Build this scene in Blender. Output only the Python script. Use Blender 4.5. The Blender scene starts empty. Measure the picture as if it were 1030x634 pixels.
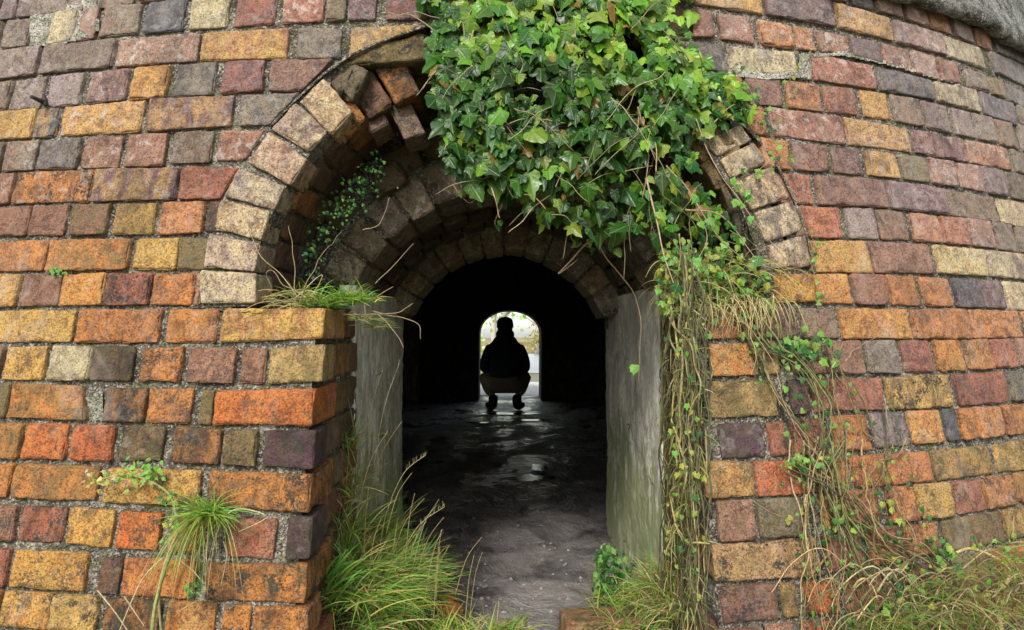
import bpy, bmesh, math, random
import numpy as np
from mathutils import Vector, Matrix, Euler
random.seed(7); rng = np.random.default_rng(7)
S = bpy.context.scene
COL = S.collection
R = math.radians
PI = math.pi

# ------------------------------------------------------------------ camera
F = 700.0
CAM = np.array([0.0, 0.0, 0.95])
PITCH, YAW = math.atan(20 / F), -math.atan(7 / F)
cam_rot = Euler((PI / 2 + PITCH, 0, YAW), 'XYZ').to_matrix()
CR = np.array(cam_rot)
cd = bpy.data.cameras.new('camera'); cam = bpy.data.objects.new('camera', cd); COL.objects.link(cam)
cam.location = CAM; cam.rotation_euler = (PI / 2 + PITCH, 0, YAW)
cd.sensor_width = 36; cd.lens = F / 1030 * 36; cd.clip_start = 0.02; cd.clip_end = 500
S.camera = cam

def ray(px, py):
    d = CR @ np.array([(px - 515) / F, (317 - py) / F, -1.0])
    return d
# survey of the kiln's outer face: a leaning drum (truncated cone)
CX, CY, R0, KB, Z0 = -0.35, 6.12, 4.40, 0.22, 0.95
def cone_hit(px, py, off=0.0):
    d = ray(px, py)
    # (x-cx)^2+(y-cy)^2 = (R0+off-KB(z-Z0))^2
    ox, oy = CAM[0] - CX, CAM[1] - CY
    r0 = R0 + off - KB * (CAM[2] - Z0)
    a = d[0]**2 + d[1]**2 - (KB * d[2])**2
    b = 2 * (ox * d[0] + oy * d[1] + r0 * KB * d[2])
    c = ox**2 + oy**2 - r0**2
    disc = b * b - 4 * a * c
    if disc < 0: disc = 0
    t = (-b - math.sqrt(disc)) / (2 * a)
    return CAM + t * d
def to_tz(p):
    return math.atan2(p[0] - CX, CY - p[1]), p[2]
def cone_pt(th, z, off=0.0):
    r = R0 + off - KB * (z - Z0)
    return np.array([CX + r * math.sin(th), CY - r * math.cos(th), z])
def project(P):
    v = CR.T @ (np.asarray(P) - CAM)
    return 515 + F * v[0] / -v[2], 317 - F * v[1] / -v[2]
def plane_hit(px, py, axis, val):
    d = ray(px, py); t = (val - CAM[axis]) / d[axis]
    return CAM + t * d

# ------------------------------------------------------------------ noise
def _h(ix, iy, iz, s):
    n = (ix * 374761393 + iy * 668265263 + iz * 2147483647 + s * 1274126177) & 0xffffffff
    n = ((n ^ (n >> 13)) * 1274126177) & 0xffffffff
    n = ((n ^ (n >> 15)) * 2246822519) & 0xffffffff
    return ((n ^ (n >> 16)) & 0xffff) / 32767.5 - 1.0
def vnoise(P, f=1.0, s=0):
    P = np.atleast_2d(P) * f + 1000.37
    i = np.floor(P).astype(np.int64); t = P - i; t = t * t * (3 - 2 * t)
    out = 0
    for a in (0, 1):
        for b in (0, 1):
            for c in (0, 1):
                w = (t[:, 0] if a else 1 - t[:, 0]) * (t[:, 1] if b else 1 - t[:, 1]) * (t[:, 2] if c else 1 - t[:, 2])
                out = out + w * _h(i[:, 0] + a, i[:, 1] + b, i[:, 2] + c, s)
    return out
def fbm(P, f, o=3, s=0):
    r = 0; a = 1
    for k in range(o):
        r = r + a * vnoise(P, f, s + k); f *= 2.1; a *= .5
    return r

# ------------------------------------------------------------------ mesh accumulator
def lin(c):
    return tuple(((x / 255) / 12.92 if x / 255 <= .04045 else ((x / 255 + .055) / 1.055) ** 2.4) for x in c)
class Acc:
    def __init__(s): s.v = []; s.f = []; s.a = {}; s.n = 0; s.uv = []
    def add(s, V, Fc, **at):
        V = np.asarray(V, float); k = len(V)
        s.v.append(V); n = s.n
        s.f.extend([tuple(int(i) + n for i in f) for f in Fc]); s.n += k
        for key, val in at.items():
            arr = np.asarray(val, float)
            if arr.ndim == 1: arr = np.tile(arr, (k, 1))
            if arr.shape[1] == 3: arr = np.hstack([arr, np.ones((k, 1))])
            s.a.setdefault(key, []).append(arr)
    def build(s, name, mat, parent=None, smooth=True, loc=None):
        me = bpy.data.meshes.new(name)
        V = np.vstack(s.v)
        if loc is not None: V = V - np.asarray(loc)
        me.from_pydata(V.tolist(), [], s.f)
        for key, arrs in s.a.items():
            A = np.vstack(arrs)
            at = me.color_attributes.new(key, 'FLOAT_COLOR', 'POINT')
            at.data.foreach_set('color', A.ravel())
        me.polygons.foreach_set('use_smooth', [smooth] * len(me.polygons))
        me.materials.append(mat); me.update()
        o = bpy.data.objects.new(name, me); COL.objects.link(o)
        if loc is not None: o.location = loc
        if parent is not None:
            if loc is not None: raise ValueError
            o.parent = parent
            o.matrix_parent_inverse = Matrix.Translation(parent.location).inverted()
        return o
def empty(name, label, cat, loc=(0, 0, 0), group=None):
    o = bpy.data.objects.new(name, None); COL.objects.link(o); o.location = loc
    o['label'] = label; o['category'] = cat
    if group: o['group'] = group
    o.empty_display_size = .1
    return o
def tag(o, label, cat, group=None):
    o['label'] = label; o['category'] = cat
    if group: o['group'] = group
    return o

# ------------------------------------------------------------------ node helpers
def newmat(name):
    m = bpy.data.materials.new(name); m.use_nodes = True
    nt = m.node_tree; nt.nodes.clear()
    out = nt.nodes.new('ShaderNodeOutputMaterial'); b = nt.nodes.new('ShaderNodeBsdfPrincipled')
    nt.links.new(b.outputs[0], out.inputs[0])
    return m, nt, b
class N:
    def __init__(s, nt): s.nt = nt
    def link(s, a, b): s.nt.links.new(a, b)
    def put(s, sock, v):
        if hasattr(v, 'is_output') or isinstance(v, bpy.types.NodeSocket): s.nt.links.new(v, sock)
        elif v is not None: sock.default_value = v
    def attr(s, n): x = s.nt.nodes.new('ShaderNodeAttribute'); x.attribute_name = n; return x
    def coord(s): return s.nt.nodes.new('ShaderNodeTexCoord').outputs['Object']
    def mapping(s, v, sc):
        x = s.nt.nodes.new('ShaderNodeMapping'); s.link(v, x.inputs[0]); x.inputs['Scale'].default_value = sc; return x.outputs[0]
    def noise(s, v, sc, det=4, rough=.55, dist=0):
        x = s.nt.nodes.new('ShaderNodeTexNoise'); s.link(v, x.inputs['Vector'])
        x.inputs['Scale'].default_value = sc; x.inputs['Detail'].default_value = det; x.inputs['Roughness'].default_value = rough; x.inputs['Distortion'].default_value = dist
        return x.outputs['Fac']
    def voro(s, v, sc, feat='F1', out='Distance'):
        x = s.nt.nodes.new('ShaderNodeTexVoronoi'); x.feature = feat; s.link(v, x.inputs['Vector']); x.inputs['Scale'].default_value = sc
        return x.outputs[out]
    def ramp(s, f, a, b, lo=0., hi=1.):
        x = s.nt.nodes.new('ShaderNodeMapRange'); x.interpolation_type = 'SMOOTHSTEP'
        s.put(x.inputs[0], f); x.inputs[1].default_value = a; x.inputs[2].default_value = b; x.inputs[3].default_value = lo; x.inputs[4].default_value = hi
        return x.outputs[0]
    def mix(s, f, a, b, mode='MIX'):
        x = s.nt.nodes.new('ShaderNodeMix'); x.data_type = 'RGBA'; x.blend_type = mode
        s.put(x.inputs[0], f)
        for i, v in ((6, a), (7, b)):
            if isinstance(v, tuple): v = (*v[:3], 1)
            s.put(x.inputs[i], v)
        return x.outputs[2]
    def math(s, op, a, b=None, c=None):
        x = s.nt.nodes.new('ShaderNodeMath'); x.operation = op
        s.put(x.inputs[0], a)
        if b is not None: s.put(x.inputs[1], b)
        if c is not None: s.put(x.inputs[2], c)
        return x.outputs[0]
    def sep(s, v):
        x = s.nt.nodes.new('ShaderNodeSeparateXYZ'); s.link(v, x.inputs[0]); return x.outputs
    def bump(s, h, st, dist, prev=None):
        x = s.nt.nodes.new('ShaderNodeBump'); s.put(x.inputs['Height'], h); x.inputs['Strength'].default_value = st; x.inputs['Distance'].default_value = dist
        if prev is not None: s.link(prev, x.inputs['Normal'])
        return x.outputs[0]

def mat_brick(name='fired_brick', gain=1.0, soot=1.0):
    m, nt, b = newmat(name); n = N(nt); co = n.coord()
    ca, cb, pr = n.attr('ca').outputs['Color'], n.attr('cb').outputs['Color'], n.sep(n.attr('pr').outputs['Vector'])
    big = n.noise(n.mapping(co, (1.9, 1.9, .75)), 16, 4, .62, .8)
    col = n.mix(n.ramp(big, .36, .64), ca, cb)
    # fired tone mottling
    t = n.noise(co, 60, 5, .7)
    col = n.mix(n.ramp(t, .25, .75, .0, .75), col, n.mix(1.0, col, (1.30, 1.18, 1.02), 'MULTIPLY'))
    t2 = n.noise(co, 190, 4, .75)
    col = n.mix(n.ramp(t2, .48, .60, .0, .85), col, n.mix(1.0, col, (.34, .29, .29), 'MULTIPLY'))
    col = n.mix(n.ramp(n.noise(co, 260, 3, .7), .57, .68, .0, .5), col, n.mix(1.0, col, (1.7, 1.6, 1.5), 'MULTIPLY'))
    bl = n.noise(co, 28, 5, .72, .9)
    col = n.mix(n.ramp(bl, .47, .66, .0, .85), col, n.mix(1.0, col, (.42, .36, .38), 'MULTIPLY'))
    # black soot flecks
    sp = n.noise(co, 150, 6, .8, .4); reg = n.noise(co, 22, 3, .6)
    amt = n.math('MULTIPLY', n.ramp(n.math('ADD', sp, n.math('MULTIPLY', n.math('SUBTRACT', reg, .5), .7)), .525, .61), pr[0])
    col = n.mix(n.math('MULTIPLY', amt, .92 * soot), col, (.022, .018, .016))
    # pale lime bloom
    lm = n.noise(co, 34, 5, .7, .5)
    col = n.mix(n.math('MULTIPLY', n.ramp(lm, .52, .66, 0, .75), pr[2]), col, (.50, .46, .40))
    # moss and algae film
    ms = n.noise(co, 26, 5, .7, .3)
    col = n.mix(n.math('MULTIPLY', n.ramp(ms, .40, .62, 0, .85), pr[1]), col, (.085, .085, .022))
    st = n.noise(n.mapping(co, (1, 1, .45)), 5.5, 6, .68, .6)
    col = n.mix(n.ramp(st, .50, .70, 0, .62 * soot), col, n.mix(1.0, col, (.38, .34, .34), 'MULTIPLY'))
    st2 = n.noise(n.mapping(co, (1, 1, .6)), 4.1, 6, .7, .8)
    col = n.mix(n.ramp(st2, .54, .72, 0, .32), col, (.38, .33, .27))
    if gain != 1.0: col = n.mix(1.0, col, (gain, gain, gain), 'MULTIPLY')
    n.link(col, b.inputs['Base Color'])
    n.put(b.inputs['Roughness'], n.ramp(t, .2, .8, .62, .9)); b.inputs['Specular IOR Level'].default_value = .35
    h = n.math('ADD', n.noise(co, 85, 7, .8), n.math('MULTIPLY', n.ramp(n.voro(co, 130), .0, .35), .55))
    h2 = n.noise(co, 420, 3, .7)
    bm_ = n.bump(h, .95, .0058); bm_ = n.bump(h2, .5, .0015, bm_)
    n.link(bm_, b.inputs['Normal'])
    return m
def mat_mortar(name='lime_mortar', c1=(.05, .042, .03), c2=(.20, .175, .13), moss=.6, dark=.75):
    m, nt, b = newmat(name); n = N(nt); co = n.coord()
    a = n.noise(co, 14, 5, .65); g = n.voro(co, 210, 'F1', 'Color'); gs = n.sep(g)[0]
    col = n.mix(n.ramp(a, .35, .68), c1, c2)
    col = n.mix(n.ramp(gs, .62, .95, 0, .5), col, (.50, .46, .39))
    col = n.mix(n.ramp(gs, .30, .05, 0, .7), col, (.04, .035, .03))
    dk = n.noise(co, 32, 5, .7)
    col = n.mix(n.ramp(dk, .50, .66, 0, dark), col, (.03, .028, .022))
    ms = n.noise(co, 9, 5, .7, .5)
    col = n.mix(n.ramp(ms, .50, .64, 0, moss), col, (.075, .085, .025))
    n.link(col, b.inputs['Base Color']); b.inputs['Roughness'].default_value = .95; b.inputs['Specular IOR Level'].default_value = .2
    h = n.math('ADD', n.ramp(n.voro(co, 170), 0, .6), n.noise(co, 80, 6, .8))
    n.link(n.bump(h, .95, .007), b.inputs['Normal'])
    return m
def mat_plaster(name, base, streak, green, zlo, zhi):
    m, nt, b = newmat(name); n = N(nt); co = n.coord(); z = n.sep(co)[2]
    a = n.noise(n.mapping(co, (1, 1, .55)), 12, 7, .7, .5)
    col = n.mix(n.ramp(a, .36, .64), streak, base)
    f = n.noise(co, 45, 6, .75)
    col = n.mix(n.ramp(n.noise(n.mapping(co, (1, 1, .7)), 22, 6, .75, .8), .56, .66, 0, .7), col, (.07, .065, .045))
    col = n.mix(n.ramp(f, .53, .66, 0, .55), col, (.09, .085, .07))
    col = n.mix(n.ramp(n.noise(co, 7, 5, .7, .8), .5, .62, 0, .55), col, (.34, .33, .29))
    gz = n.math('ADD', n.ramp(z, zhi, zlo, -.08, .22), n.noise(n.mapping(co, (1, 1, .5)), 11, 5, .7))
    col = n.mix(n.ramp(gz, .50, .68, 0, .8), col, green)
    cr = n.ramp(n.voro(n.mapping(co, (1, 1, .55)), 9, 'DISTANCE_TO_EDGE'), .0, .012, 1, 0)
    crm = n.math('MULTIPLY', cr, n.ramp(n.noise(co, 5, 2), .52, .6))
    col = n.mix(n.math('MULTIPLY', crm, .8), col, (.02, .02, .016))
    n.link(col, b.inputs['Base Color']); b.inputs['Roughness'].default_value = .8; b.inputs['Specular IOR Level'].default_value = .35
    h = n.math('SUBTRACT', n.noise(n.mapping(co, (1, 1, .6)), 38, 7, .72), n.math('MULTIPLY', crm, .5))
    n.link(n.bump(h, 1.0, .012), b.inputs['Normal'])
    return m
def mat_simple(name, c1, c2, sc=30, rough=.85, bump=.5, bd=.004, spec=.3):
    m, nt, b = newmat(name); n = N(nt); co = n.coord()
    a = n.noise(co, sc, 6, .7)
    n.link(n.mix(n.ramp(a, .35, .65), c1, c2), b.inputs['Base Color'])
    b.inputs['Roughness'].default_value = rough; b.inputs['Specular IOR Level'].default_value = spec
    n.link(n.bump(n.noise(co, sc * 3, 5, .7), bump, bd), b.inputs['Normal'])
    return m
def mat_leaf(name='ivy_leaf', trans=.30, veins=True, rough=.36):
    m, nt, b = newmat(name); n = N(nt); ca = n.attr('ca').outputs['Color']
    lf = n.sep(n.attr('lf').outputs['Vector']); co = n.coord()
    col = ca
    col = n.mix(n.ramp(n.noise(co, 70, 4, .6), .35, .7, 0, .45), col, n.mix(1.0, col, (.62, .72, .55), 'MULTIPLY'))
    bh = n.noise(co, 60, 3)
    if veins:
        ax = n.math('ABSOLUTE', n.math('SUBTRACT', lf[0], .5)); ay = n.math('SUBTRACT', lf[1], .75)
        d1 = ax
        def dist(dx, dy):
            l = math.hypot(dx, dy)
            return n.math('ABSOLUTE', n.math('SUBTRACT', n.math('MULTIPLY', ax, dy / l), n.math('MULTIPLY', ay, dx / l)))
        d2 = dist(.31, -.17); d3 = dist(.24, .07)
        dd = n.math('MINIMUM', n.math('MINIMUM', d1, d2), d3)
        v = n.ramp(dd, .004, .016, 1, 0)
        col = n.mix(n.math('MULTIPLY', v, .28), col, (.22, .32, .11))
        bh = n.math('ADD', bh, n.math('MULTIPLY', n.ramp(dd, .0, .06, 0, 1), 1.2))
    n.link(col, b.inputs['Base Color']); n.put(b.inputs['Roughness'], n.ramp(n.noise(co, 40), .3, .7, rough - .06, rough + .14))
    b.inputs['Specular IOR Level'].default_value = .33
    n.link(n.bump(bh, .35, .003), b.inputs['Normal'])
    tr = nt.nodes.new('ShaderNodeBsdfTranslucent'); n.link(n.mix(1.0, col, (1.5, 1.6, .6), 'MULTIPLY'), tr.inputs[0])
    mx = nt.nodes.new('ShaderNodeMixShader'); mx.inputs[0].default_value = trans
    n.link(b.outputs[0], mx.inputs[1]); n.link(tr.outputs[0], mx.inputs[2])
    out = [x for x in nt.nodes if x.type == 'OUTPUT_MATERIAL'][0]; n.link(mx.outputs[0], out.inputs[0])
    return m
def mat_stem(name='vine_stem'):
    m, nt, b = newmat(name); n = N(nt); ca = n.attr('ca').outputs['Color']; co = n.coord()
    col = n.mix(n.ramp(n.noise(co, 120, 4), .35, .65, 0, .7), ca, n.mix(1.0, ca, (.5, .48, .4), 'MULTIPLY'))
    n.link(col, b.inputs['Base Color']); b.inputs['Roughness'].default_value = .75
    n.link(n.bump(n.noise(n.mapping(co, (1, 1, .4)), 260, 4), .6, .002), b.inputs['Normal'])
    return m

M_BRICK = mat_brick()
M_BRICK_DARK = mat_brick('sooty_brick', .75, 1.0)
M_MORTAR = mat_mortar()
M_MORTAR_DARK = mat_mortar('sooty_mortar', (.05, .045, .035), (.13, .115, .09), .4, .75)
M_JAMB = mat_plaster('cement_render', (.78, .75, .63), (.42, .40, .32), (.22, .25, .09), .15, .9)
M_LEAF = mat_leaf(); M_GRASS = mat_leaf('grass_blade', .3, False, .5); M_STEM = mat_stem()

# ------------------------------------------------------------------ rounded, worn brick
def coords(n, r, res):
    r = min(r, n * .3)
    k = max(2, int(round((n - 2 * r) / res)) + 1)
    return np.concatenate([[0, r * .35], np.linspace(r, n - r, k), [n - r * .35, n]])
def rbrick(acc, q, dv, ca, cb, pr, r=.007, res=.0085, wres=.05, amp=1.0):
    TL, TR, BR, BL = [np.asarray(p, float) for p in q]; dv = np.asarray(dv, float)
    L = (np.linalg.norm(TR - TL) + np.linalg.norm(BR - BL)) / 2; H = (np.linalg.norm(BL - TL) + np.linalg.norm(BR - TR)) / 2
    D = np.linalg.norm(dv)
    if L < .012 or H < .012: return
    r = min(r, L * .3, H * .3, D * .4)
    eu, ev, ew = (TR - TL) / max(np.linalg.norm(TR - TL), 1e-6), (BL - TL) / max(np.linalg.norm(BL - TL), 1e-6), dv / D
    flip = np.dot(np.cross(eu, ev), ew) < 0
    su, sv, sw = coords(L, r, res), coords(H, r, res), coords(D, r, wres)[:-2]
    sw = np.append(sw, D)
    seed = random.randint(0, 9999)
    def grid(a, b, mk, fl):
        A, B = np.meshgrid(a, b, indexing='ij'); s = mk(A.ravel(), B.ravel())
        lim = np.array([L, H, D]); lo = np.full(3, r); hi = lim - r; hi[2] = D + 1
        qd = np.clip(s, lo, hi); d = s - qd; ln = np.linalg.norm(d, axis=1, keepdims=True); ln[ln < 1e-9] = 1
        nl = d / ln; sp = qd + nl * np.minimum(ln, r)
        sp = np.where(ln > r * 1e-6, qd + nl * r * (ln > 0), s) if True else sp
        edge = 1 - np.max(np.abs(nl), axis=1)
        u, v, w = sp[:, 0:1] / L, sp[:, 1:2] / H, sp[:, 2:3] / D
        P = (1 - u) * (1 - v) * TL + u * (1 - v) * TR + u * v * BR + (1 - u) * v * BL + w * dv
        nw = nl[:, 0:1] * eu + nl[:, 1:2] * ev + nl[:, 2:3] * ew
        disp = amp * (.0019 * vnoise(P, 17, seed) + .0016 * vnoise(P, 60, seed + 1) + .0009 * vnoise(P, 140, 3))
        ch = np.maximum(0, vnoise(P, 38, seed + 5) - .05) * edge * .032 * amp
        P = P + nw * (disp - ch)[:, None]
        # wavy outline
        P = P + (vnoise(P, 26, seed + 7) * .0016)[:, None] * eu + (vnoise(P, 26, seed + 9) * .0016)[:, None] * ev
        na, nb = len(a), len(b)
        idx = np.arange(na * nb).reshape(na, nb)
        f = np.stack([idx[:-1, :-1], idx[1:, :-1], idx[1:, 1:], idx[:-1, 1:]], -1).reshape(-1, 4)
        if fl ^ flip: f = f[:, ::-1]
        acc.add(P, f, ca=ca, cb=cb, pr=pr)
    z = lambda a: np.zeros_like(a)
    grid(su, sv, lambda a, b: np.stack([a, b, z(a)], 1), True)
    grid(sw, sv, lambda a, b: np.stack([z(a), b, a], 1), False)
    grid(sw, sv, lambda a, b: np.stack([z(a) + L, b, a], 1), True)
    grid(su, sw, lambda a, b: np.stack([a, z(a), b], 1), False)
    grid(su, sw, lambda a, b: np.stack([a, z(a) + H, b], 1), True)

PAL = {'a': (188, 122, 66), 'y': (192, 150, 84), 'r': (158, 92, 72), 'b': (132, 92, 74), 'p': (106, 76, 82), 'g': (126, 112, 98), 'd': (76, 78, 90), 'c': (198, 182, 148), 'k': (72, 50, 38),
       'm': (124, 98, 66), 's': (146, 126, 128), 't': (174, 142, 96), 'i': (164, 122, 106), 'u': (82, 54, 68), 'o': (192, 102, 54)}
def colpair(code, j=1.0):
    def one(ch):
        c = np.array(lin(PAL[ch])) * .80
        c = c * (1 + .12 * j * (random.random() - .5)) * np.array([1 + .08 * (random.random() - .5), 1, 1 + .08 * (random.random() - .5)])
        return c
    a = one(code[0]); b = one(code[1] if len(code) > 1 else code[0])
    if len(code) < 2: b = b * .8
    b = b * .62 + a * .38
    def ds(c):
        l = c @ np.array([.3, .6, .1]); return np.maximum((c * 1.04 - l * .04) * np.array([.98, 1.06, .98]) * .98, .01)
    a, b = ds(a), ds(b)
    return a, b
# ------------------------------------------------------------------ survey of the courses
# each course: top polyline, bottom polyline, bricks (x0, x1, colours[, right edge bottom])
LEFT = [
 ([(0,-8),(90,-20),(300,-38)],[(0,19),(86,9),(190,-4),(300,-12)],[(-60,-2,'g'),(1,15,'s'),(19,86,'gs'),(90,135,'gb'),(140,225,'br'),(230,300,'pi')]),
 ([(0,22),(28,19),(100,6),(145,3),(190,-2),(235,-7),(432,-9)],[(0,48),(28,45),(60,44),(101,36),(140,33),(185,29),(230,26),(277,23),(326,20),(378,19),(432,18)],
  [(-60,-2,'gs'),(2,28,'gs'),(31,48,'cg'),(50,76,'cg'),(79,97,'i'),(101,140,'gb'),(145,185,'d'),(190,230,'cg'),(236,277,'rp'),(284,326,'ri'),(328,348,'gm'),(350,378,'ps'),(388,432,'pr')]),
 ([(0,50),(41,47),(114,40),(160,36),(199,34),(245,31),(289,29),(343,28.5),(430,25)],[(0,79),(37,74),(60,72),(114,66),(160,63),(199,60),(245,60),(289,58),(343,57),(400,55)],
  [(-30,37,'sg'),(41,114,'gp'),(117,199,'ig'),(202,289,'yr'),(298,343,'gd'),(352,428,'yd',356)]),
 ([(0,84),(47,77),(88,73),(132,69),(175,66),(223,62),(271,61),(340,60)],[(0,110),(42,108),(81,104),(127,100),(168,97),(216,94),(265,91),(330,91)],
  [(-50,9,'gb'),(11,42,'gs'),(47,81,'sg'),(88,127,'pi'),(132,168,'ya'),(175,216,'gd'),(223,265,'pr'),(271,334,'bp',306)]),
 ([(0,112),(58,108),(100,104),(142,101),(190,98),(234,97),(300,94)],[(0,139),(58,136),(100,134),(142,131),(190,128),(234,126),(300,125)],
  [(-30,33,'y'),(34,57,'dy'),(61,142,'yi'),(148,234,'py'),(240,300,'gd',272)]),
 ([(0,144),(78,140),(121,137),(166,135),(213,132),(262,131)],[(0,172),(35,170),(78,169),(121,168),(166,165),(213,162),(250,160)],
  [(-40,0,'g'),(3,35,'gi'),(38,78,'gd'),(82,121,'bi'),(126,166,'bi'),(172,213,'gb'),(218,266,'ir',248)]),
 ([(0,175),(50,173),(91,171),(140,171),(181,169),(238,170)],[(0,204),(50,204),(91,202),(140,201),(181,200),(225,200)],
  [(-60,11,'bi'),(13,91,'ak'),(93,178,'py'),(180,240,'rb',224)]),
 ([(0,209),(66,207),(108,206),(155,205),(204,203),(222,203)],[(0,237),(66,236),(108,235),(155,236),(204,233),(220,233)],
  [(-50,-14,'b'),(-12,28,'b'),(29,66,'b'),(71,108,'bm'),(114,155,'ym'),(160,204,'ai'),(207,222,'kb')]),
 ([(0,243),(45,242),(90,241),(129,241),(170,240),(208,240)],[(0,272),(45,272),(90,271),(129,270),(170,271),(208,271)],
  [(-40,45,'ab'),(47,129,'am'),(133,177,'y'),(178,208,'m')]),
 ([(0,277),(60,277),(103,276),(150,276),(201,276)],[(0,308),(60,307),(103,306),(150,306),(201,306)],
  [(-60,-24,'r'),(-20,17,'ya'),(19,60,'b'),(61,103,'ay'),(105,150,'rk'),(152,194,'ab'),(196,203,'i')]),
 ([(0,314),(322,311)],[(0,344),(72,344),(160,344),(218,344),(270,343),(322,340)],
  [(-80,-18,'a'),(-15,72,'y'),(76,160,'ab'),(167,218,'ab'),(222,326,'yr')]),
 ([(0,350),(90,349),(133,350),(183,350),(236,351),(270,352),(325,348)],[(0,382),(44,382),(133,382),(183,384),(236,385),(267,386),(322,383)],
  [(-60,-30,'r'),(-26,0,'b'),(3,44,'y'),(50,90,'cm'),(91,133,'km'),(141,183,'ak'),(188,236,'bi'),(241,267,'bi'),(270,325,'tm')]),
 ([(0,386),(80,390),(130,392),(192,392),(214,394),(260,393),(312,392)],[(0,419),(80,422),(130,424),(192,426),(215,427),(260,428),(312,428)],
  [(-60,7,'mg'),(10,80,'am',88),(105,146,'ka'),(147,192,'ap'),(199,213,'m'),(215,316,'oa')]),
 ([(0,427),(65,428),(114,430),(163,431),(221,434),(260,434),(318,434)],[(0,460),(65,462),(114,464),(163,463),(221,467),(258,469),(318,471)],
  [(-50,-18,'a'),(-15,19,'am'),(22,65,'oa'),(71,114,'or'),(120,163,'mk'),(173,221,'ka'),(224,258,'mk'),(265,317,'uk')]),
 ([(0,468),(60,469),(98,470),(104,473),(201,475),(257,478),(312,479)],[(0,500),(98,504),(104,506),(180,509),(201,508),(250,515),(312,515)],
  [(-60,9,'ar'),(12,98,'am'),(104,201,'ya'),(208,312,'ak')]),
 ([(0,510),(63,512),(113,515),(160,518),(196,520),(228,526),(314,521)],[(0,543),(18,545),(63,546),(113,551),(160,554),(196,556),(277,563),(314,560)],
  [(-60,-30,'a'),(-26,14,'bi'),(18,63,'rk'),(67,113,'ya'),(117,160,'oa'),(171,196,'am'),(228,277,'ri'),(289,314,'uk')]),
 ([(0,554),(10,555),(85,558),(98,563),(150,564),(195,566),(206,569),(308,569)],[(0,590),(10,590),(85,595),(98,597),(195,602),(206,604),(308,607)],
  [(-80,6,'r'),(10,85,'ya'),(98,120,'kb'),(121,195,'ar'),(206,308,'ak')]),
 ([(0,596),(97,602),(160,606),(250,612),(310,614)],[(0,630),(97,636),(310,650)],
  [(-60,-4,'a'),(-1,49,'ya'),(51,97,'yt'),(104,160,'ka'),(165,215,'at'),(221,250,'a'),(254,310,'ak')]),
 ([(0,639),(97,645),(310,659)],[(0,675),(97,682),(310,698)],
  [(-60,3,'a'),(6,90,'yr'),(94,180,'ar'),(184,260,'ka'),(264,310,'ra')]),
 ([(0,684),(97,691),(310,708)],[(0,722),(97,730),(310,750)],
  [(-60,40,'ab'),(44,90,'r'),(94,140,'ar'),(144,210,'k'),(214,310,'ra')]),
]
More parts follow.
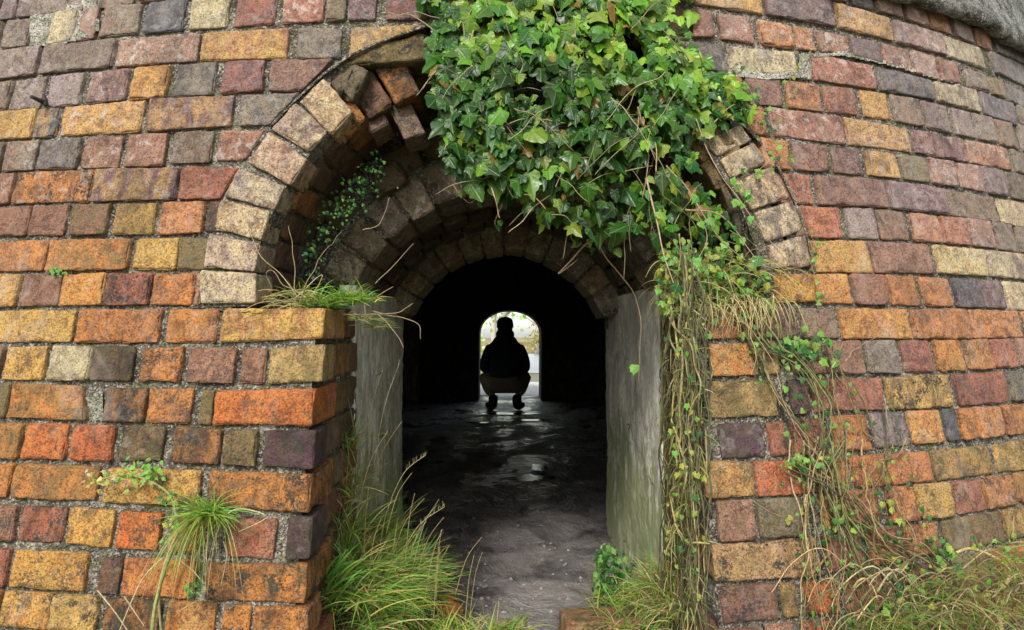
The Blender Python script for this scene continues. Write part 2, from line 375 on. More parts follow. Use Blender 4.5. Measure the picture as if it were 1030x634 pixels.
RIGHT = [
 ([(950,-2),(970,8),(1000,19),(1030,33)],[(950,10),(985,22),(1001,31),(1028,46)],[(962,985,'gc'),(988,1001,'c'),(1003,1027,'ig')]),
 ([(830,-30),(850,-25),(880,-12),(909,-3),(933,7),(958,17),(979,27),(998,33),(1030,46)],[(830,-4),(850,1),(880,9),(908,17),(933,25),(958,33),(979,43),(998,50),(1030,62)],
  [(780,850,'pb'),(854,878,'d'),(881,907,'ig'),(910,933,'ig'),(935,958,'ai'),(960,979,'gs'),(982,998,'ia'),(1001,1030,'dg')]),
 ([(695,-25),(766,-15),(838,-1),(843,5),(898,20),(952,36),(991,50),(1030,64)],[(695,2),(766,13),(800,17),(838,25),(898,41),(952,55),(991,68),(1030,84)],
  [(640,692,'b'),(695,766,'ya'),(770,838,'pd'),(843,898,'yi'),(901,952,'si'),(953,991,'cp'),(999,1045,'dg')]),
 ([(695,9),(718,12),(757,18),(800,27),(824,31),(857,38),(887,44),(918,51),(943,58),(965,66),(996,77),(1030,92)],[(695,36),(718,37),(759,43),(800,48),(820,51),(855,54),(887,62),(917,71),(943,79),(965,84),(996,92),(1030,107)],
  [(660,692,'r'),(695,718,'ri'),(724,759,'ri'),(764,799,'ai'),(801,820,'ai'),(824,855,'bi'),(857,887,'pd'),(888,917,'ip'),(919,943,'is'),(945,965,'rg'),(973,995,'gs'),(997,1011,'mg'),(1014,1040,'dg')]),
 ([(695,42),(733,46),(803,53),(814,53),(880,67),(940,82),(986,92),(1030,108)],[(695,66),(733,72),(803,76),(817,79),(882,89),(940,100),(986,112),(1030,128)],
  [(660,693,'g'),(695,731,'dg'),(733,803,'cd'),(817,881,'ri'),(884,940,'dg'),(942,986,'gc'),(989,1024,'ds'),(1027,1050,'g')]),
 ([(700,74),(740,77),(788,81),(828,86),(863,90),(897,95),(929,101),(957,108),(981,114),(1004,120),(1030,127)],[(700,100),(740,104),(788,106),(828,112),(863,115),(897,120),(929,126),(957,133),(981,138),(1004,143),(1030,151)],
  [(714,734,'a'),(738,748,'a'),(751,788,'bp'),(792,828,'ap'),(830,863,'rb'),(868,897,'ya'),(899,929,'gb'),(931,957,'sg'),(960,981,'sg'),(983,1003,'gs'),(1005,1024,'gb'),(1027,1050,'gs')]),
 ([(752,105),(777,108),(851,118),(917,130),(972,141),(1030,153)],[(752,132),(777,136),(851,144),(917,152),(972,162),(1030,173)],
  [(750,772,'ai'),(777,851,'ir'),(852,917,'yi'),(920,973,'pi'),(975,1018,'ia'),(1021,1050,'g')]),
 ([(770,140),(798,144),(835,148),(868,151),(905,156),(936,159),(964,164),(991,168),(1030,177)],[(770,168),(798,170),(835,172),(868,175),(905,179),(936,183),(964,187),(991,192),(1030,201)],
  [(766,795,'a'),(798,835,'bp'),(838,868,'pb'),(872,905,'yp'),(908,936,'gm'),(937,964,'is'),(966,990,'is'),(992,1013,'sp'),(1015,1045,'g')]),
 ([(785,174),(819,177),(893,182),(954,191),(1005,200),(1030,205)],[(785,203),(822,205),(893,208),(954,215),(1005,223),(1030,228)],
  [(782,819,'ri'),(822,893,'bp'),(895,954,'ps'),(955,1005,'gb'),(1007,1050,'ci')]),
 ([(800,208),(811,209),(883,211),(915,214),(949,218),(975,220),(1001,223),(1030,230)],[(800,238),(847,239),(883,240),(915,241),(949,244),(975,246),(1001,249),(1030,254)],
  [(799,809,'i'),(811,847,'ra'),(853,883,'s'),(884,915,'bg'),(918,947,'ia'),(949,975,'ri'),(976,1001,'is'),(1003,1023,'gs'),(1026,1050,'g')]),
 ([(815,243),(876,243),(939,247),(993,252),(1030,256)],[(815,273),(876,274),(939,274),(993,277),(1030,281)],
  [(815,876,'ya'),(877,939,'bi'),(943,993,'cy'),(995,1050,'cp')]),
 ([(822,277),(857,276),(894,277),(926,279),(960,281),(988,282),(1030,285)],[(822,305),(894,306),(926,307),(960,308),(988,309),(1030,312)],
  [(820,857,'ay'),(859,893,'br'),(895,926,'ab'),(929,959,'ai'),(961,988,'dp'),(989,1012,'ps'),(1014,1050,'ci')]),
 ([(713,311),(803,311),(846,311),(916,312),(977,312),(1030,314)],[(713,340),(843,340),(916,340),(977,340),(1030,339)],
  [(713,753,'ry'),(757,803,'pm'),(806,843,'gb'),(846,916,'ay'),(919,976,'ai'),(978,1029,'ai'),(1032,1060,'a')]),
 ([(715,347),(790,345),(833,344),(906,343),(940,343),(999,342),(1030,341)],[(715,378),(790,376),(833,375),(906,375),(940,374),(999,370),(1030,368)],
  [(714,762,'at'),(765,785,'tm'),(795,830,'bk'),(833,869,'bi'),(873,906,'gs'),(909,940,'rp'),(943,971,'ay'),(973,999,'ag'),(1000,1024,'ri'),(1026,1060,'i')]),
 ([(716,385),(783,384),(838,382),(891,381),(958,378),(1015,375),(1030,374)],[(716,420),(783,418),(838,413),(891,412),(958,409),(1015,404),(1030,402)],
  [(713,783,'tm'),(795,815,'pk'),(818,836,'rb'),(838,891,'rb'),(894,958,'yk'),(963,1015,'rp'),(1017,1060,'gd')]),
 ([(727,428),(793,425),(838,420),(876,418),(915,415),(950,413),(982,411),(1030,408)],[(727,461),(793,458),(838,454),(876,452),(915,448),(950,444),(982,441),(1030,436)],
  [(724,770,'uu'),(774,793,'rb'),(797,832,'rk'),(838,876,'ar'),(880,915,'sd'),(917,950,'ay'),(952,966,'d'),(967,982,'a'),(984,1010,'ai'),(1012,1060,'ab')]),
 ([(709,466),(770,466),(834,462),(870,459),(939,455),(1000,449),(1030,445)],[(709,500),(770,499),(834,494),(870,490),(939,484),(1000,476),(1030,472)],
  [(707,760,'ta'),(761,830,'or'),(836,856,'a'),(858,939,'ar'),(941,1000,'my'),(1003,1060,'ym')]),
 ([(725,506),(808,502),(850,496),(885,493),(923,490),(960,486),(992,482),(1030,477)],[(725,544),(808,540),(850,528),(885,526),(923,523),(960,519),(992,513),(1030,506)],
  [(722,760,'ib'),(763,810,'gm'),(828,848,'a'),(850,888,'ra'),(895,923,'ar'),(925,960,'y'),(961,992,'rb'),(993,1022,'ab'),(1025,1060,'am')]),
 ([(718,550),(800,546),(850,538),(893,533),(947,526),(1011,515),(1030,511)],[(718,584),(800,584),(850,574),(893,566),(947,558),(1011,544),(1030,540)],
  [(716,824,'ti'),(830,870,'rb'),(876,910,'ra'),(914,947,'ab'),(953,1011,'mb'),(1013,1060,'ym')]),
 ([(730,592),(812,588),(850,583),(900,575),(947,566),(1030,548)],[(730,628),(812,620),(850,616),(900,610),(947,602),(1030,584)],
  [(726,785,'bp'),(788,804,'my'),(812,846,'oo'),(851,890,'rb'),(894,920,'gb'),(924,960,'kb'),(965,1000,'b'),(1004,1060,'a')]),
 ([(728,636),(812,628),(850,624),(900,618),(947,610),(1030,592)],[(728,672),(812,662),(850,657),(900,650),(947,642),(1030,624)],
  [(722,770,'b'),(774,840,'ra'),(844,900,'ky'),(904,960,'b'),(964,1050,'ab')]),
 ([(728,680),(812,671),(850,666),(900,660),(947,652),(1030,634)],[(728,716),(812,707),(850,702),(900,694),(947,686),(1030,668)],
  [(722,790,'b'),(794,840,'ra'),(844,900,'ky'),(904,960,'b'),(964,1050,'ab')]),
]
brick = Acc()
revealL, revealR = [], []
THL, THR = -0.48, 0.80
def prf(z, x, code):
    soot = .55 + .45 * random.random()
    low = max(0, min(1, (1.15 - z) / .9))
    soot *= .45 + .75 * low
    if 'k' in code: soot = 1.25
    moss = .18 * low + (.35 if 'm' in code else 0) + .10 * random.random()
    if abs(x) < .62 and z < 1.1: moss += .22 * random.random()
    lime = .22 * random.random() + (.15 if z > 1.3 else 0) + (.35 if 'c' in code or 'i' in code and z > 1.2 else 0)
    return (soot, moss, lime)
def add_wall_brick(q, code, corner=False, dvec=None, depth=.055):
    c = (np.asarray(q[0]) + np.asarray(q[2])) / 2
    n = np.array([CX - c[0], CY - c[1], 0]); n /= np.linalg.norm(n)
    ca, cb = colpair(code)
    # milky glare haze higher up the drum, mixed into the colours; rightward bricks greyer
    hz = max(0, min(1, (c[2] - 1.0) / 1.0)) * .16
    hz += .10 * max(0, min(1, (c[0] - .4) / .6))
    g = np.array([.36, .30, .27]); ca = ca * (1 - hz) + g * hz; cb = cb * (1 - hz) + g * hz
    off = n * random.uniform(-.004, .004)
    rbrick(brick, [np.asarray(p) + off for p in q], (dvec if corner else n * depth), ca, cb, prf(c[2], c[0], code), r=random.uniform(.003, .006), wres=.012 if corner else .05, amp=random.uniform(.8, 1.4))
GEN = 'abgrypimsabgri'
for side, rows in (('L', LEFT), ('R', RIGHT)):
    for ri, (tp, bp, bs) in enumerate(rows):
        T = np.array([to_tz(cone_hit(*p)) for p in tp]); B = np.array([to_tz(cone_hit(*p)) for p in bp])
        zt = lambda th: float(np.interp(th, T[:, 0], T[:, 1])) + .0028; zb = lambda th: float(np.interp(th, B[:, 0], B[:, 1])) - .0022
        xs = np.array([p[0] for p in tp]); ys = np.array([p[1] for p in tp]); xb = np.array([p[0] for p in bp]); yb = np.array([p[1] for p in bp])
        def th_of(x):
            y = (np.interp(x, xs, ys) + np.interp(x, xb, yb)) / 2
            return to_tz(cone_hit(x, y))[0]
        ends = []
        for bi, e in enumerate(bs):
            x0, x1, code = e[:3]
            sh_ = .35 if side == 'L' else .9; t0, t1 = th_of(x0 + sh_), th_of(x1 - sh_); t1b = th_of(e[3] - sh_) if len(e) > 3 else t1
            ends += [t0, t1]
            q = [cone_pt(t0, zt(t0)), cone_pt(t1, zt(t1)), cone_pt(t1b, zb(t1b)), cone_pt(t0, zb(t0))]
            pier = (side == 'L' and ri >= 10 and bi == len(bs) - 1) or (side == 'R' and ri >= 12 and bi == 0)
            if pier:
                Lr = (.115 if (ri % 2) else .215) + random.uniform(-.01, .01)
                add_wall_brick(q, code, True, np.array([.0, Lr, 0]))
                e1 = q[1] if side == 'L' else q[0]; e2 = q[2] if side == 'L' else q[3]
                xr = max(e1[0], e2[0]) - .004 if side == 'L' else min(e1[0], e2[0]) + .004
                xr = (-.468 if side == 'L' else .497) + random.uniform(-.006, .006)
                y0 = e1[1] + Lr + .012; cc = random.choice(['am', 'bm', 'rb', 'mk', 'bk', 'pm'])
                segs = [(y0, y0 + (.215 if Lr < .15 else .11)), ]
                segs.append((segs[0][1] + .012, 2.20))
                for (ya, yb_) in segs:
                    yb_ = min(yb_, 2.2)
                    if yb_ - ya < .03: continue
                    qq = [np.array([xr, ya, e1[2]]), np.array([xr, yb_, e1[2]]), np.array([xr, yb_, e2[2]]), np.array([xr, ya, e2[2]])]
                    ca, cb = colpair(random.choice(['am', 'bm', 'rb', 'mk', 'bk', 'pm', 'km']))
                    rbrick(brick, qq, np.array([-.05 if side == 'L' else .05, 0, 0]), ca, cb, (.8, .75, .1), amp=1.2)
            else:
                add_wall_brick(q, code)
        # the course goes on round the drum beyond the frame
        if side == 'L':
            th = min(ends) - .004; lim = THL; sg = -1
        else:
            th = max(ends) + .004; lim = THR; sg = 1
        k = 0
        while (th - lim) * sg < 0:
            w = random.choice([.024, .025, .052]); a, b_ = (th - w, th) if sg < 0 else (th, th + w)
            zta, zbb = (T[0, 1], B[0, 1]) if sg < 0 else (T[-1, 1], B[-1, 1])
            add_wall_brick([cone_pt(a, zta), cone_pt(b_, zta), cone_pt(b_, zbb), cone_pt(a, zbb)], random.choice(GEN))
            th += sg * (w + .003)
# courses above the photo's top edge and over the crown of the arch
z = 1.905
for k in range(7):
    zt_, zb_ = z + .080, z
    th = THL + random.uniform(0, .05)
    while th < THR:
        w = random.choice([.024, .025]) if k % 2 else .052
        mid = cone_pt(th + w / 2, (zt_ + zb_) / 2); pxm, pym = project(mid)
        lowlim = 1.905
        if pym < -36 + (0 if pxm < 700 else 0) and (pxm < 760) or (pxm > 1060 and z > 2.0):
            add_wall_brick([cone_pt(th, zt_), cone_pt(th + w, zt_), cone_pt(th + w, zb_), cone_pt(th, zb_)], random.choice(GEN))
        th += w + .003
    z += .092
# hidden part over the crown, under the ivy
for (x0, x1, y0, y1) in [(436, 500, -8, 14), (504, 560, -8, 8), (565, 600, -8, 8), (604, 655, -8, 16), (436, 480, -38, -14), (484, 560, -38, -14), (565, 640, -38, -14), (644, 690, -34, -8), (640, 690, 18, 40)]:
    q = [cone_hit(x0, y0), cone_hit(x1, y0), cone_hit(x1, y1), cone_hit(x0, y1)]
    add_wall_brick(q, random.choice(['rb', 'ai', 'gb']))

# ------------------------------------------------------------------ kiln
kiln = empty('brick_kiln', 'curved weathered brick kiln wall with an arched stoke hole and dark passage through it', 'kiln', (0, 1.75, 0))
brick.build('brickwork', M_BRICK, kiln)

def pip(x, y, poly):
    c = False; j = len(poly) - 1
    for i in range(len(poly)):
        xi, yi = poly[i]; xj, yj = poly[j]
        if (yi > y) != (yj > y) and x < (xj - xi) * (y - yi) / (yj - yi) + xi: c = not c
        j = i
    return c
VOID = [(300, 900), (308, 318), (235, 314), (228, 270), (240, 235), (256, 200), (276, 165), (298, 135), (322, 105), (335, 78), (372, 48), (432, 25), (520, 12), (640, 30), (700, 75), (738, 130), (766, 165), (784, 205), (794, 245), (800, 290), (800, 314), (727, 314), (740, 900)]
def gridmesh(acc, us, vs, fn, keep=None, **at):
    nu, nv = len(us), len(vs)
    P = np.array([fn(u, v) for u in us for v in vs])
    return P, nu, nv
def sheet(acc, us, vs, fn, disp, ndir, keep=None, flip=False, **at):
    P, nu, nv = gridmesh(acc, us, vs, fn)
    nd = np.array([ndir(p) for p in P]) if callable(ndir) else np.tile(np.asarray(ndir, float), (len(P), 1))
    P = P + nd * disp(P)[:, None]
    idx = np.arange(nu * nv).reshape(nu, nv)
    f = np.stack([idx[:-1, :-1], idx[1:, :-1], idx[1:, 1:], idx[:-1, 1:]], -1).reshape(-1, 4)
    if keep is not None:
        kk = np.array([keep(P[a].mean(0) if False else (P[a[0]] + P[a[2]]) / 2) for a in f], bool)
        f = f[kk]
    if flip: f = f[:, ::-1]
    acc.add(P, f, **at)
mort = Acc()
def keepwall(p):
    if p[2] < 1.005: return not (-.474 < p[0] < .503)
    x, y = project(p); return not pip(x, y, VOID)
sheet(mort, np.arange(THL - .02, THR + .02, .0025), np.arange(-.1, 2.45, .0105), lambda t, z: cone_pt(t, z, -.0125),
      lambda P: .0022 * fbm(P, 45, 2) + .0022 * fbm(P, 130, 2, 9) + .0015 * vnoise(P, 9, 4), lambda p: np.array([p[0] - CX, p[1] - CY, 0]) / 4.4, keepwall)
for sx, X in ((1, -.478), (-1, .507)):
    sheet(mort, np.arange(1.66, 2.24, .012), np.arange(-.1, 1.03, .012), lambda y, z: np.array([X, y, z]),
          lambda P: .006 * fbm(P, 40, 3), (sx, 0, 0), lambda p: CY - math.sqrt((R0 - KB * (p[2] - Z0) - .012)**2 - (p[0] - CX)**2) < p[1])
mort.build('mortar', M_MORTAR, kiln)
# render patches smeared over the bricks
patch = Acc()
def px_patch(poly, off, am=.003):
    xs = [p[0] for p in poly]; ys = [p[1] for p in poly]
    us = np.linspace(min(xs), max(xs), 34); vs = np.linspace(min(ys), max(ys), 26)
    cx, cy = np.mean(xs), np.mean(ys)
    def k(p):
        x, y = project(p); return pip(x, y, poly)
    sheet(patch, us, vs, lambda u, v: cone_hit(u, v, off), lambda P: am * fbm(P, 30, 4) , (0, -1, 0), k)
for poly, off in [([(30,14),(60,8),(96,-6),(100,30),(84,38),(58,46),(30,46)], -.001), ([(86,400),(103,392),(104,424),(94,422)], -.006), ([(815,54),(850,52),(900,62),(960,83),(965,86),(905,68),(850,56),(815,58)], .000),
                  ([(733,70),(770,74),(812,72),(812,78),(770,80),(733,76)], .0), ([(804,54),(816,52),(816,80),(804,80)], -.004)]:
    px_patch(poly, off)
patch.build('cement_patch', mat_mortar('old_cement', (.20, .19, .14), (.42, .39, .32), .5, .4), kiln)

# ---- outer arch: traced voussoirs of the front ring
archA = Acc()
LV = [([(200,272),(258,275),(257,305),(201,306)], 'cc'), ([(209,235),(262,245),(256,273),(204,269)], 'cs'), ([(222,201),(272,212),(262,242),(214,231)], 'ct'), ([(240,168),(287,188),(275,211),(226,197)], 'cs'),
      ([(270,132),(309,160),(292,186),(248,163)], 'ci'), ([(297,103),(330,132),(311,153),(273,129)], 'cs'), ([(325,78),(355,112),(333,136),(300,102)], 'ct')]
RV = [([(703,140),(746,126),(757,141),(722,157)], 'cg'), ([(724,160),(758,143),(774,163),(736,180)], 'cg'), ([(739,184),(776,167),(794,199),(756,211)], 'cp'), ([(759,213),(797,202),(808,231),(771,244)], 'cd'),
      ([(772,247),(810,235),(818,268),(777,271)], 'cg'), ([(779,276),(820,275),(821,303),(782,305)], 'ya')]
def dvy(l): return np.array([0, l, 0.])
for qi, (q, code) in enumerate(LV + RV):
    if qi == len(LV): archA.build('outer_arch', M_BRICK, kiln); archA = Acc()
    P = [cone_hit(x, y, .006) for x, y in q]
    if q[0][0] < 500 and False: P = P
    ca, cb = colpair(code); ca = ca * np.array([.95, .86, .93]); cb = cb * np.array([.78, .68, .74])
    rbrick(archA, P, dvy(.118), ca, cb, (.55, .0, .35), r=.006, wres=.01, amp=1.3)
archA.build('outer_arch', M_BRICK, kiln)
# thin tile edging laid on the back of the ring
edge = Acc()
def ribbon(acc, pts, w, t, fn, **at):
    n = 60; pts = np.array(pts, float); s = np.linspace(0, len(pts) - 1, n)
    px = np.interp(s, range(len(pts)), pts[:, 0]); py = np.interp(s, range(len(pts)), pts[:, 1])
    tx, ty = np.gradient(px), np.gradient(py); l = np.hypot(tx, ty); nx, ny = -ty / l, tx / l
    V = []
    for i in range(n):
        ww = w * (1 + .35 * vnoise(np.array([[px[i], py[i], 0]]), .13)[0])
        for a, o in ((-.5, -.02), (-.5, t), (.5, t), (.5, -.02)):
            V.append(fn(px[i] + nx[i] * ww * a, py[i] + ny[i] * ww * a, o + .002 * random.random()))
    Fc = [(i * 4 + k, i * 4 + (k + 1) % 4, (i + 1) * 4 + (k + 1) % 4, (i + 1) * 4 + k) for i in range(n - 1) for k in range(4)]
    acc.add(V, Fc, **at)
ribbon(edge, [(272,127),(299,99),(326,74),(352,56),(382,42),(432,25)], 2.6, .004, cone_hit)
edge.build('tile_edging', M_MORTAR, kiln); edge = Acc()
ribbon(edge, [(748,126),(764,142),(780,163),(792,186),(799,201),(811,234),(818,262),(820,275)], 2.6, .004, cone_hit)
edge.build('tile_edging', M_MORTAR, kiln)

# ---- rings by polar layout
def ring(acc, cx, cz, rin, rout, y0, y1, a0, a1, n, codes, pr, jit=.006, skip=(), res=.011, gap=.008, gain=1.0, yf=None):
    for i in range(n):
        if i in skip: continue
        t0 = a0 + (a1 - a0) * i / n; t1 = a0 + (a1 - a0) * (i + 1) / n
        g = gap / rin / 2; t0 += g; t1 -= g
        ri = rin + random.uniform(-jit, jit); ro = rout + random.uniform(-jit, jit) * 1.5
        pt = lambda r, t, y: np.array([cx - r * math.cos(t), y, cz + r * math.sin(t)])
        yy0 = y0 if yf is None else yf((t0 + t1) / 2)
        yy0 += random.uniform(-jit, jit)
        q = [pt(ro, t0, yy0), pt(ro, t1, yy0), pt(ri, t1, yy0), pt(ri, t0, yy0)]
        ca, cb = colpair(random.choice(codes)); ca = ca * gain; cb = cb * gain
        rbrick(acc, q, dvy(y1 - yy0), ca, cb, pr, r=.007, res=res, wres=.02, amp=1.4)
ACZ = 1.045
def ringfill(acc, cx, cz, rin, rout, y0, y1, a0, a1):
    T_ = np.linspace(a0, a1, 90)
    def yf(x, z):
        if y0 is not None: return y0
        return CY - math.sqrt((R0 - KB * (z - Z0) - .008)**2 - (x - CX)**2)
    def face(t, r): x, z = cx - r * math.cos(t), cz + r * math.sin(t); return np.array([x, yf(x, z), z])
    sheet(acc, T_, np.linspace(rin, rout, 14), face, lambda P: .003 * fbm(P, 50, 3), (0, -1, 0))
    def inn(t, u): x, z = cx - rin * math.cos(t), cz + rin * math.sin(t); y = yf(x, z); return np.array([x, y + (y1 - y) * u, z])
    sheet(acc, T_, np.linspace(0, 1, 24), inn, lambda P: .003 * fbm(P, 50, 3), lambda p: np.array([cx - p[0], 0, cz - p[2]]) / rin)
rf = Acc(); ringfill(rf, 0, ACZ, .643, .80, None, 2.20, -2 * PI / 180, 50 * PI / 180); rf.build('ring_mortar', M_MORTAR, kiln)
rf = Acc(); ringfill(rf, 0, ACZ, .705, .80, None, 2.20, 128 * PI / 180, 182 * PI / 180); rf.build('ring_mortar', M_MORTAR, kiln)
rf = Acc(); ringfill(rf, .01, .878, .538, .66, 2.185, 2.42, 22 * PI / 180, 158 * PI / 180); rf.build('inner_mortar', M_MORTAR, kiln)
rf = Acc(); ringfill(rf, -.005, .866, .463, .58, 3.012, 3.28, 20 * PI / 180, 160 * PI / 180); rf.build('rear_mortar', M_MORTAR, kiln)
backr = Acc()
d = PI / 180
soff = ['tm', 'tk', 'kb', 'km', 'gk', 'bk', 'gt']
# second row behind the front ring, running on past the broken end
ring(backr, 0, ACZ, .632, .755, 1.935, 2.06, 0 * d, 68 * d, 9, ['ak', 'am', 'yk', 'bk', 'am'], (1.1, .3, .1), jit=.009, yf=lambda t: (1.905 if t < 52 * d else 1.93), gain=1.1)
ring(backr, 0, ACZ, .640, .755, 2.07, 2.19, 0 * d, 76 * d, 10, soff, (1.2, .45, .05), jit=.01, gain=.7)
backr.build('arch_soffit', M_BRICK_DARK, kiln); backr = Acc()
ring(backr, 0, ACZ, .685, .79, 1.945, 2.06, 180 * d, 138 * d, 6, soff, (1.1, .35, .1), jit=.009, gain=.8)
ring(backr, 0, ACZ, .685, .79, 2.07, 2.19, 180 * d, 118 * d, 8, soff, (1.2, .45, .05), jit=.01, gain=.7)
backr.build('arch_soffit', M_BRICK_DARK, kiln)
# the two stumps that stand out where the front ring is lost
for q, code in (([(353, 103), (372, 87), (392, 124), (372, 135)], 'ig'), ([(391, 108), (411, 97), (429, 134), (407, 141)], 'gi')):
    backr = Acc(); P = [cone_hit(x, y, -.11) for x, y in q]; ca, cb = colpair(code)
    rbrick(backr, P, dvy(.13), ca, cb, (.8, .2, .2), wres=.012, amp=1.4)
    backr.build('broken_brick', M_BRICK_DARK, kiln)

# ---- rough core shell behind the rings (soffit of the recess) and spandrel face
core = Acc()
def shell_r(t): # t from left 0..PI
    base = .70
    if 70 * d < t < 112 * d: base = .80
    return base
def fshell(t, y):
    r = np.interp(t / d, [0, 50, 62, 112, 125, 180], [.70, .71, .80, .80, .71, .70])
    return np.array([-r * math.cos(t), y, ACZ + r * math.sin(t)])
def ndr(p):
    v = np.array([-p[0], 0, ACZ - p[2]]); return v / (np.linalg.norm(v) + 1e-9)
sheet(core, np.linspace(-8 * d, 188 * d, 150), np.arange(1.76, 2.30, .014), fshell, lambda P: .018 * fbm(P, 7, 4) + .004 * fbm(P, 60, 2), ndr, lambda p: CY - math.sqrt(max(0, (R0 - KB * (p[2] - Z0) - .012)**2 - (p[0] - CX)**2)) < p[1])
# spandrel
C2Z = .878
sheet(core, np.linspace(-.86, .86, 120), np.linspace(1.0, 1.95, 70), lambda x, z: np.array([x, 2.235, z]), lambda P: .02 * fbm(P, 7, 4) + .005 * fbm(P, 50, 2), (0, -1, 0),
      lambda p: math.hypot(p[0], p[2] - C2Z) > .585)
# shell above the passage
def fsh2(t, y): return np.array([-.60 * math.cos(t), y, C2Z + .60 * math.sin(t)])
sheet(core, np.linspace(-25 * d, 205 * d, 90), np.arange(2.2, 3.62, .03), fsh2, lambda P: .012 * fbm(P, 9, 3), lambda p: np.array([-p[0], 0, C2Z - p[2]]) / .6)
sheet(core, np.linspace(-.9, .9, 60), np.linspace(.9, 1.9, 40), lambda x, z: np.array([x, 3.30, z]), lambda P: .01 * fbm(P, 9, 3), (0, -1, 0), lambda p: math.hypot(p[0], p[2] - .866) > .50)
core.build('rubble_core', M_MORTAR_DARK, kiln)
# earthy broken slab under the lost part of the arch
slab = Acc()
for q, y0, l, code in (([(343,66),(376,47),(428,30),(434,60)], 0, .2, 'tm'), ([(326,80),(350,60),(372,70),(352,104)], -.006, .12, 'gt'), ([(402,64),(436,60),(440,84),(412,86)], -.12, .12, 'tm'), ([(392,88),(436,86),(440,98),(400,98)], -.16, .12, 'km'),
                       ([(372,176),(398,160),(410,182),(378,198)], -.30, .08, 'mg')):
    slab = Acc(); P = [cone_hit(x, y, y0 - .01) for x, y in q]; ca, cb = colpair(code)
    rbrick(slab, P, dvy(l), ca * .8, cb * .7, (1.1, .5, .15), r=.012, wres=.02, amp=3.0)
    slab.build('broken_masonry', M_BRICK_DARK, kiln)

# ---- inner arch and vault rings
inner = Acc()
ring(inner, 0.01, C2Z, .527, .652, 2.165, 2.42, 24 * d, 156 * d, 13, ['gs', 'gt', 'bg', 'gm', 'gk', 'gc'], (.9, .45, .5), jit=.009, gap=.010, gain=1.15)
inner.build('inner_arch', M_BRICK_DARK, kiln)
# second back ring of rough stones above it
v2 = Acc()
ring(v2, 0.01, C2Z, .668, .77, 2.19, 2.30, 36 * d, 150 * d, 11, ['mg', 'km', 'gk'], (1.1, .7, .1), jit=.015, gap=.016, skip=(1,), gain=.7)
v2.build('upper_ring', M_BRICK_DARK, kiln); v2 = Acc()
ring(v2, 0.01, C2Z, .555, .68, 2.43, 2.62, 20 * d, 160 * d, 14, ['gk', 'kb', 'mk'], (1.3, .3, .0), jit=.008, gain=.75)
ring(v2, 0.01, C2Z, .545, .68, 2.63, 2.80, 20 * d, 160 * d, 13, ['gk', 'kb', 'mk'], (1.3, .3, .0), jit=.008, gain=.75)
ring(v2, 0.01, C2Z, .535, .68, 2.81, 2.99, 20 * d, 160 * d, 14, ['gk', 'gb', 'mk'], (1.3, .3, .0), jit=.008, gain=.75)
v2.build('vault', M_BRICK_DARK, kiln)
ring3 = Acc()
ring(ring3, -.005, .866, .455, .575, 3.0, 3.28, 22 * d, 158 * d, 12, ['gs', 'gc', 'gt'], (.6, .5, .5), jit=.006, gap=.008, gain=1.6)
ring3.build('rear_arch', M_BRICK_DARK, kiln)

# ---- rendered jambs of the passage
def jamb(sx, X0, y0, y1, ztop):
    a = Acc()
    def fn(s, z):
        # wraps: front return then the passage face then rear return
        L1 = .05; L2 = y1 - y0
        if s < L1: return np.array([X0 + sx * -(L1 - s) , y0, z])
        if s < L1 + L2: return np.array([X0, y0 + s - L1, z])
        return np.array([X0 - sx * (s - L1 - L2), y1, z])
    S_ = np.concatenate([np.linspace(0, .045, 4), np.linspace(.05, .05 + y1 - y0, 70), np.linspace(.055 + y1 - y0, .3 + y1 - y0, 16)])
    Z_ = np.linspace(-.05, ztop, 80)
    def disp(P): return .006 * fbm(P * np.array([1, 1, .8]), 5, 3) + .003 * fbm(P, 38, 4)
    sheet(a, S_, Z_, fn, disp, (sx, -.25, 0), flip=sx < 0)
    # top ledge
    sheet(a, np.linspace(0, .16, 8), np.linspace(y0 - .0, y1, 30), lambda u, y: np.array([X0 - sx * u, y, ztop + .02 * u]), disp, (0, 0, 1))
    return a.build('jamb', M_JAMB, kiln)
j1 = jamb(1, -.470, 2.175, 3.22, 1.105); j2 = jamb(-1, .490, 2.185, 3.36, 1.115)

# ---- ledges on the piers
led = Acc()
for (xa, xb, yo) in ((-.72, -.462, 0), (.50, .76, 0)):
    sheet(led, np.linspace(xa, xb, 30), np.linspace(1.74, 2.24, 45), lambda x, y: np.array([x, y, 1.012]),
          lambda P: .012 * fbm(P, 9, 3) + .004 * fbm(P, 60, 2) + .06 * np.clip((P[:, 1] - 1.85) / .35, 0, 1), (0, 0, 1), lambda p: CY - math.sqrt((R0 - .014)**2 - (p[0] - CX)**2) < p[1])
led.build('pier_ledge', mat_simple('ledge_soil', (.05, .04, .025), (.16, .13, .085), 30, .95, .8, .008), kiln)

# ---- rim of the drum
rim = Acc()
ths = np.arange(THL, THR, .004)
prof = [(-.02, 2.11), (.03, 2.070), (.055, 2.075), (.062, 2.11), (.05, 2.16), (.045, 2.30), (.03, 2.42), (-.05, 2.44)]
nv = len(prof)
V = []
for t in ths:
    jag = .026 * vnoise(np.array([[t * 4.4, 0, 0]]), 14)[0] + .014 * vnoise(np.array([[t * 4.4, 5, 0]]), 40)[0]
    for k, (o, z) in enumerate(prof):
        p = cone_pt(t, z, o); 
        if k in (0, 1, 2): p[2] += jag
        V.append(p)
V = np.array(V); V += (fbm(V, 12, 3) * .006)[:, None]
rim.add(V, [(i * nv + k, (i + 1) * nv + k, (i + 1) * nv + k + 1, i * nv + k + 1) for i in range(len(ths) - 1) for k in range(nv - 1)])
rim.build('rim', mat_mortar('rim_concrete', (.05, .05, .045), (.28, .28, .25), .3, .6), kiln)

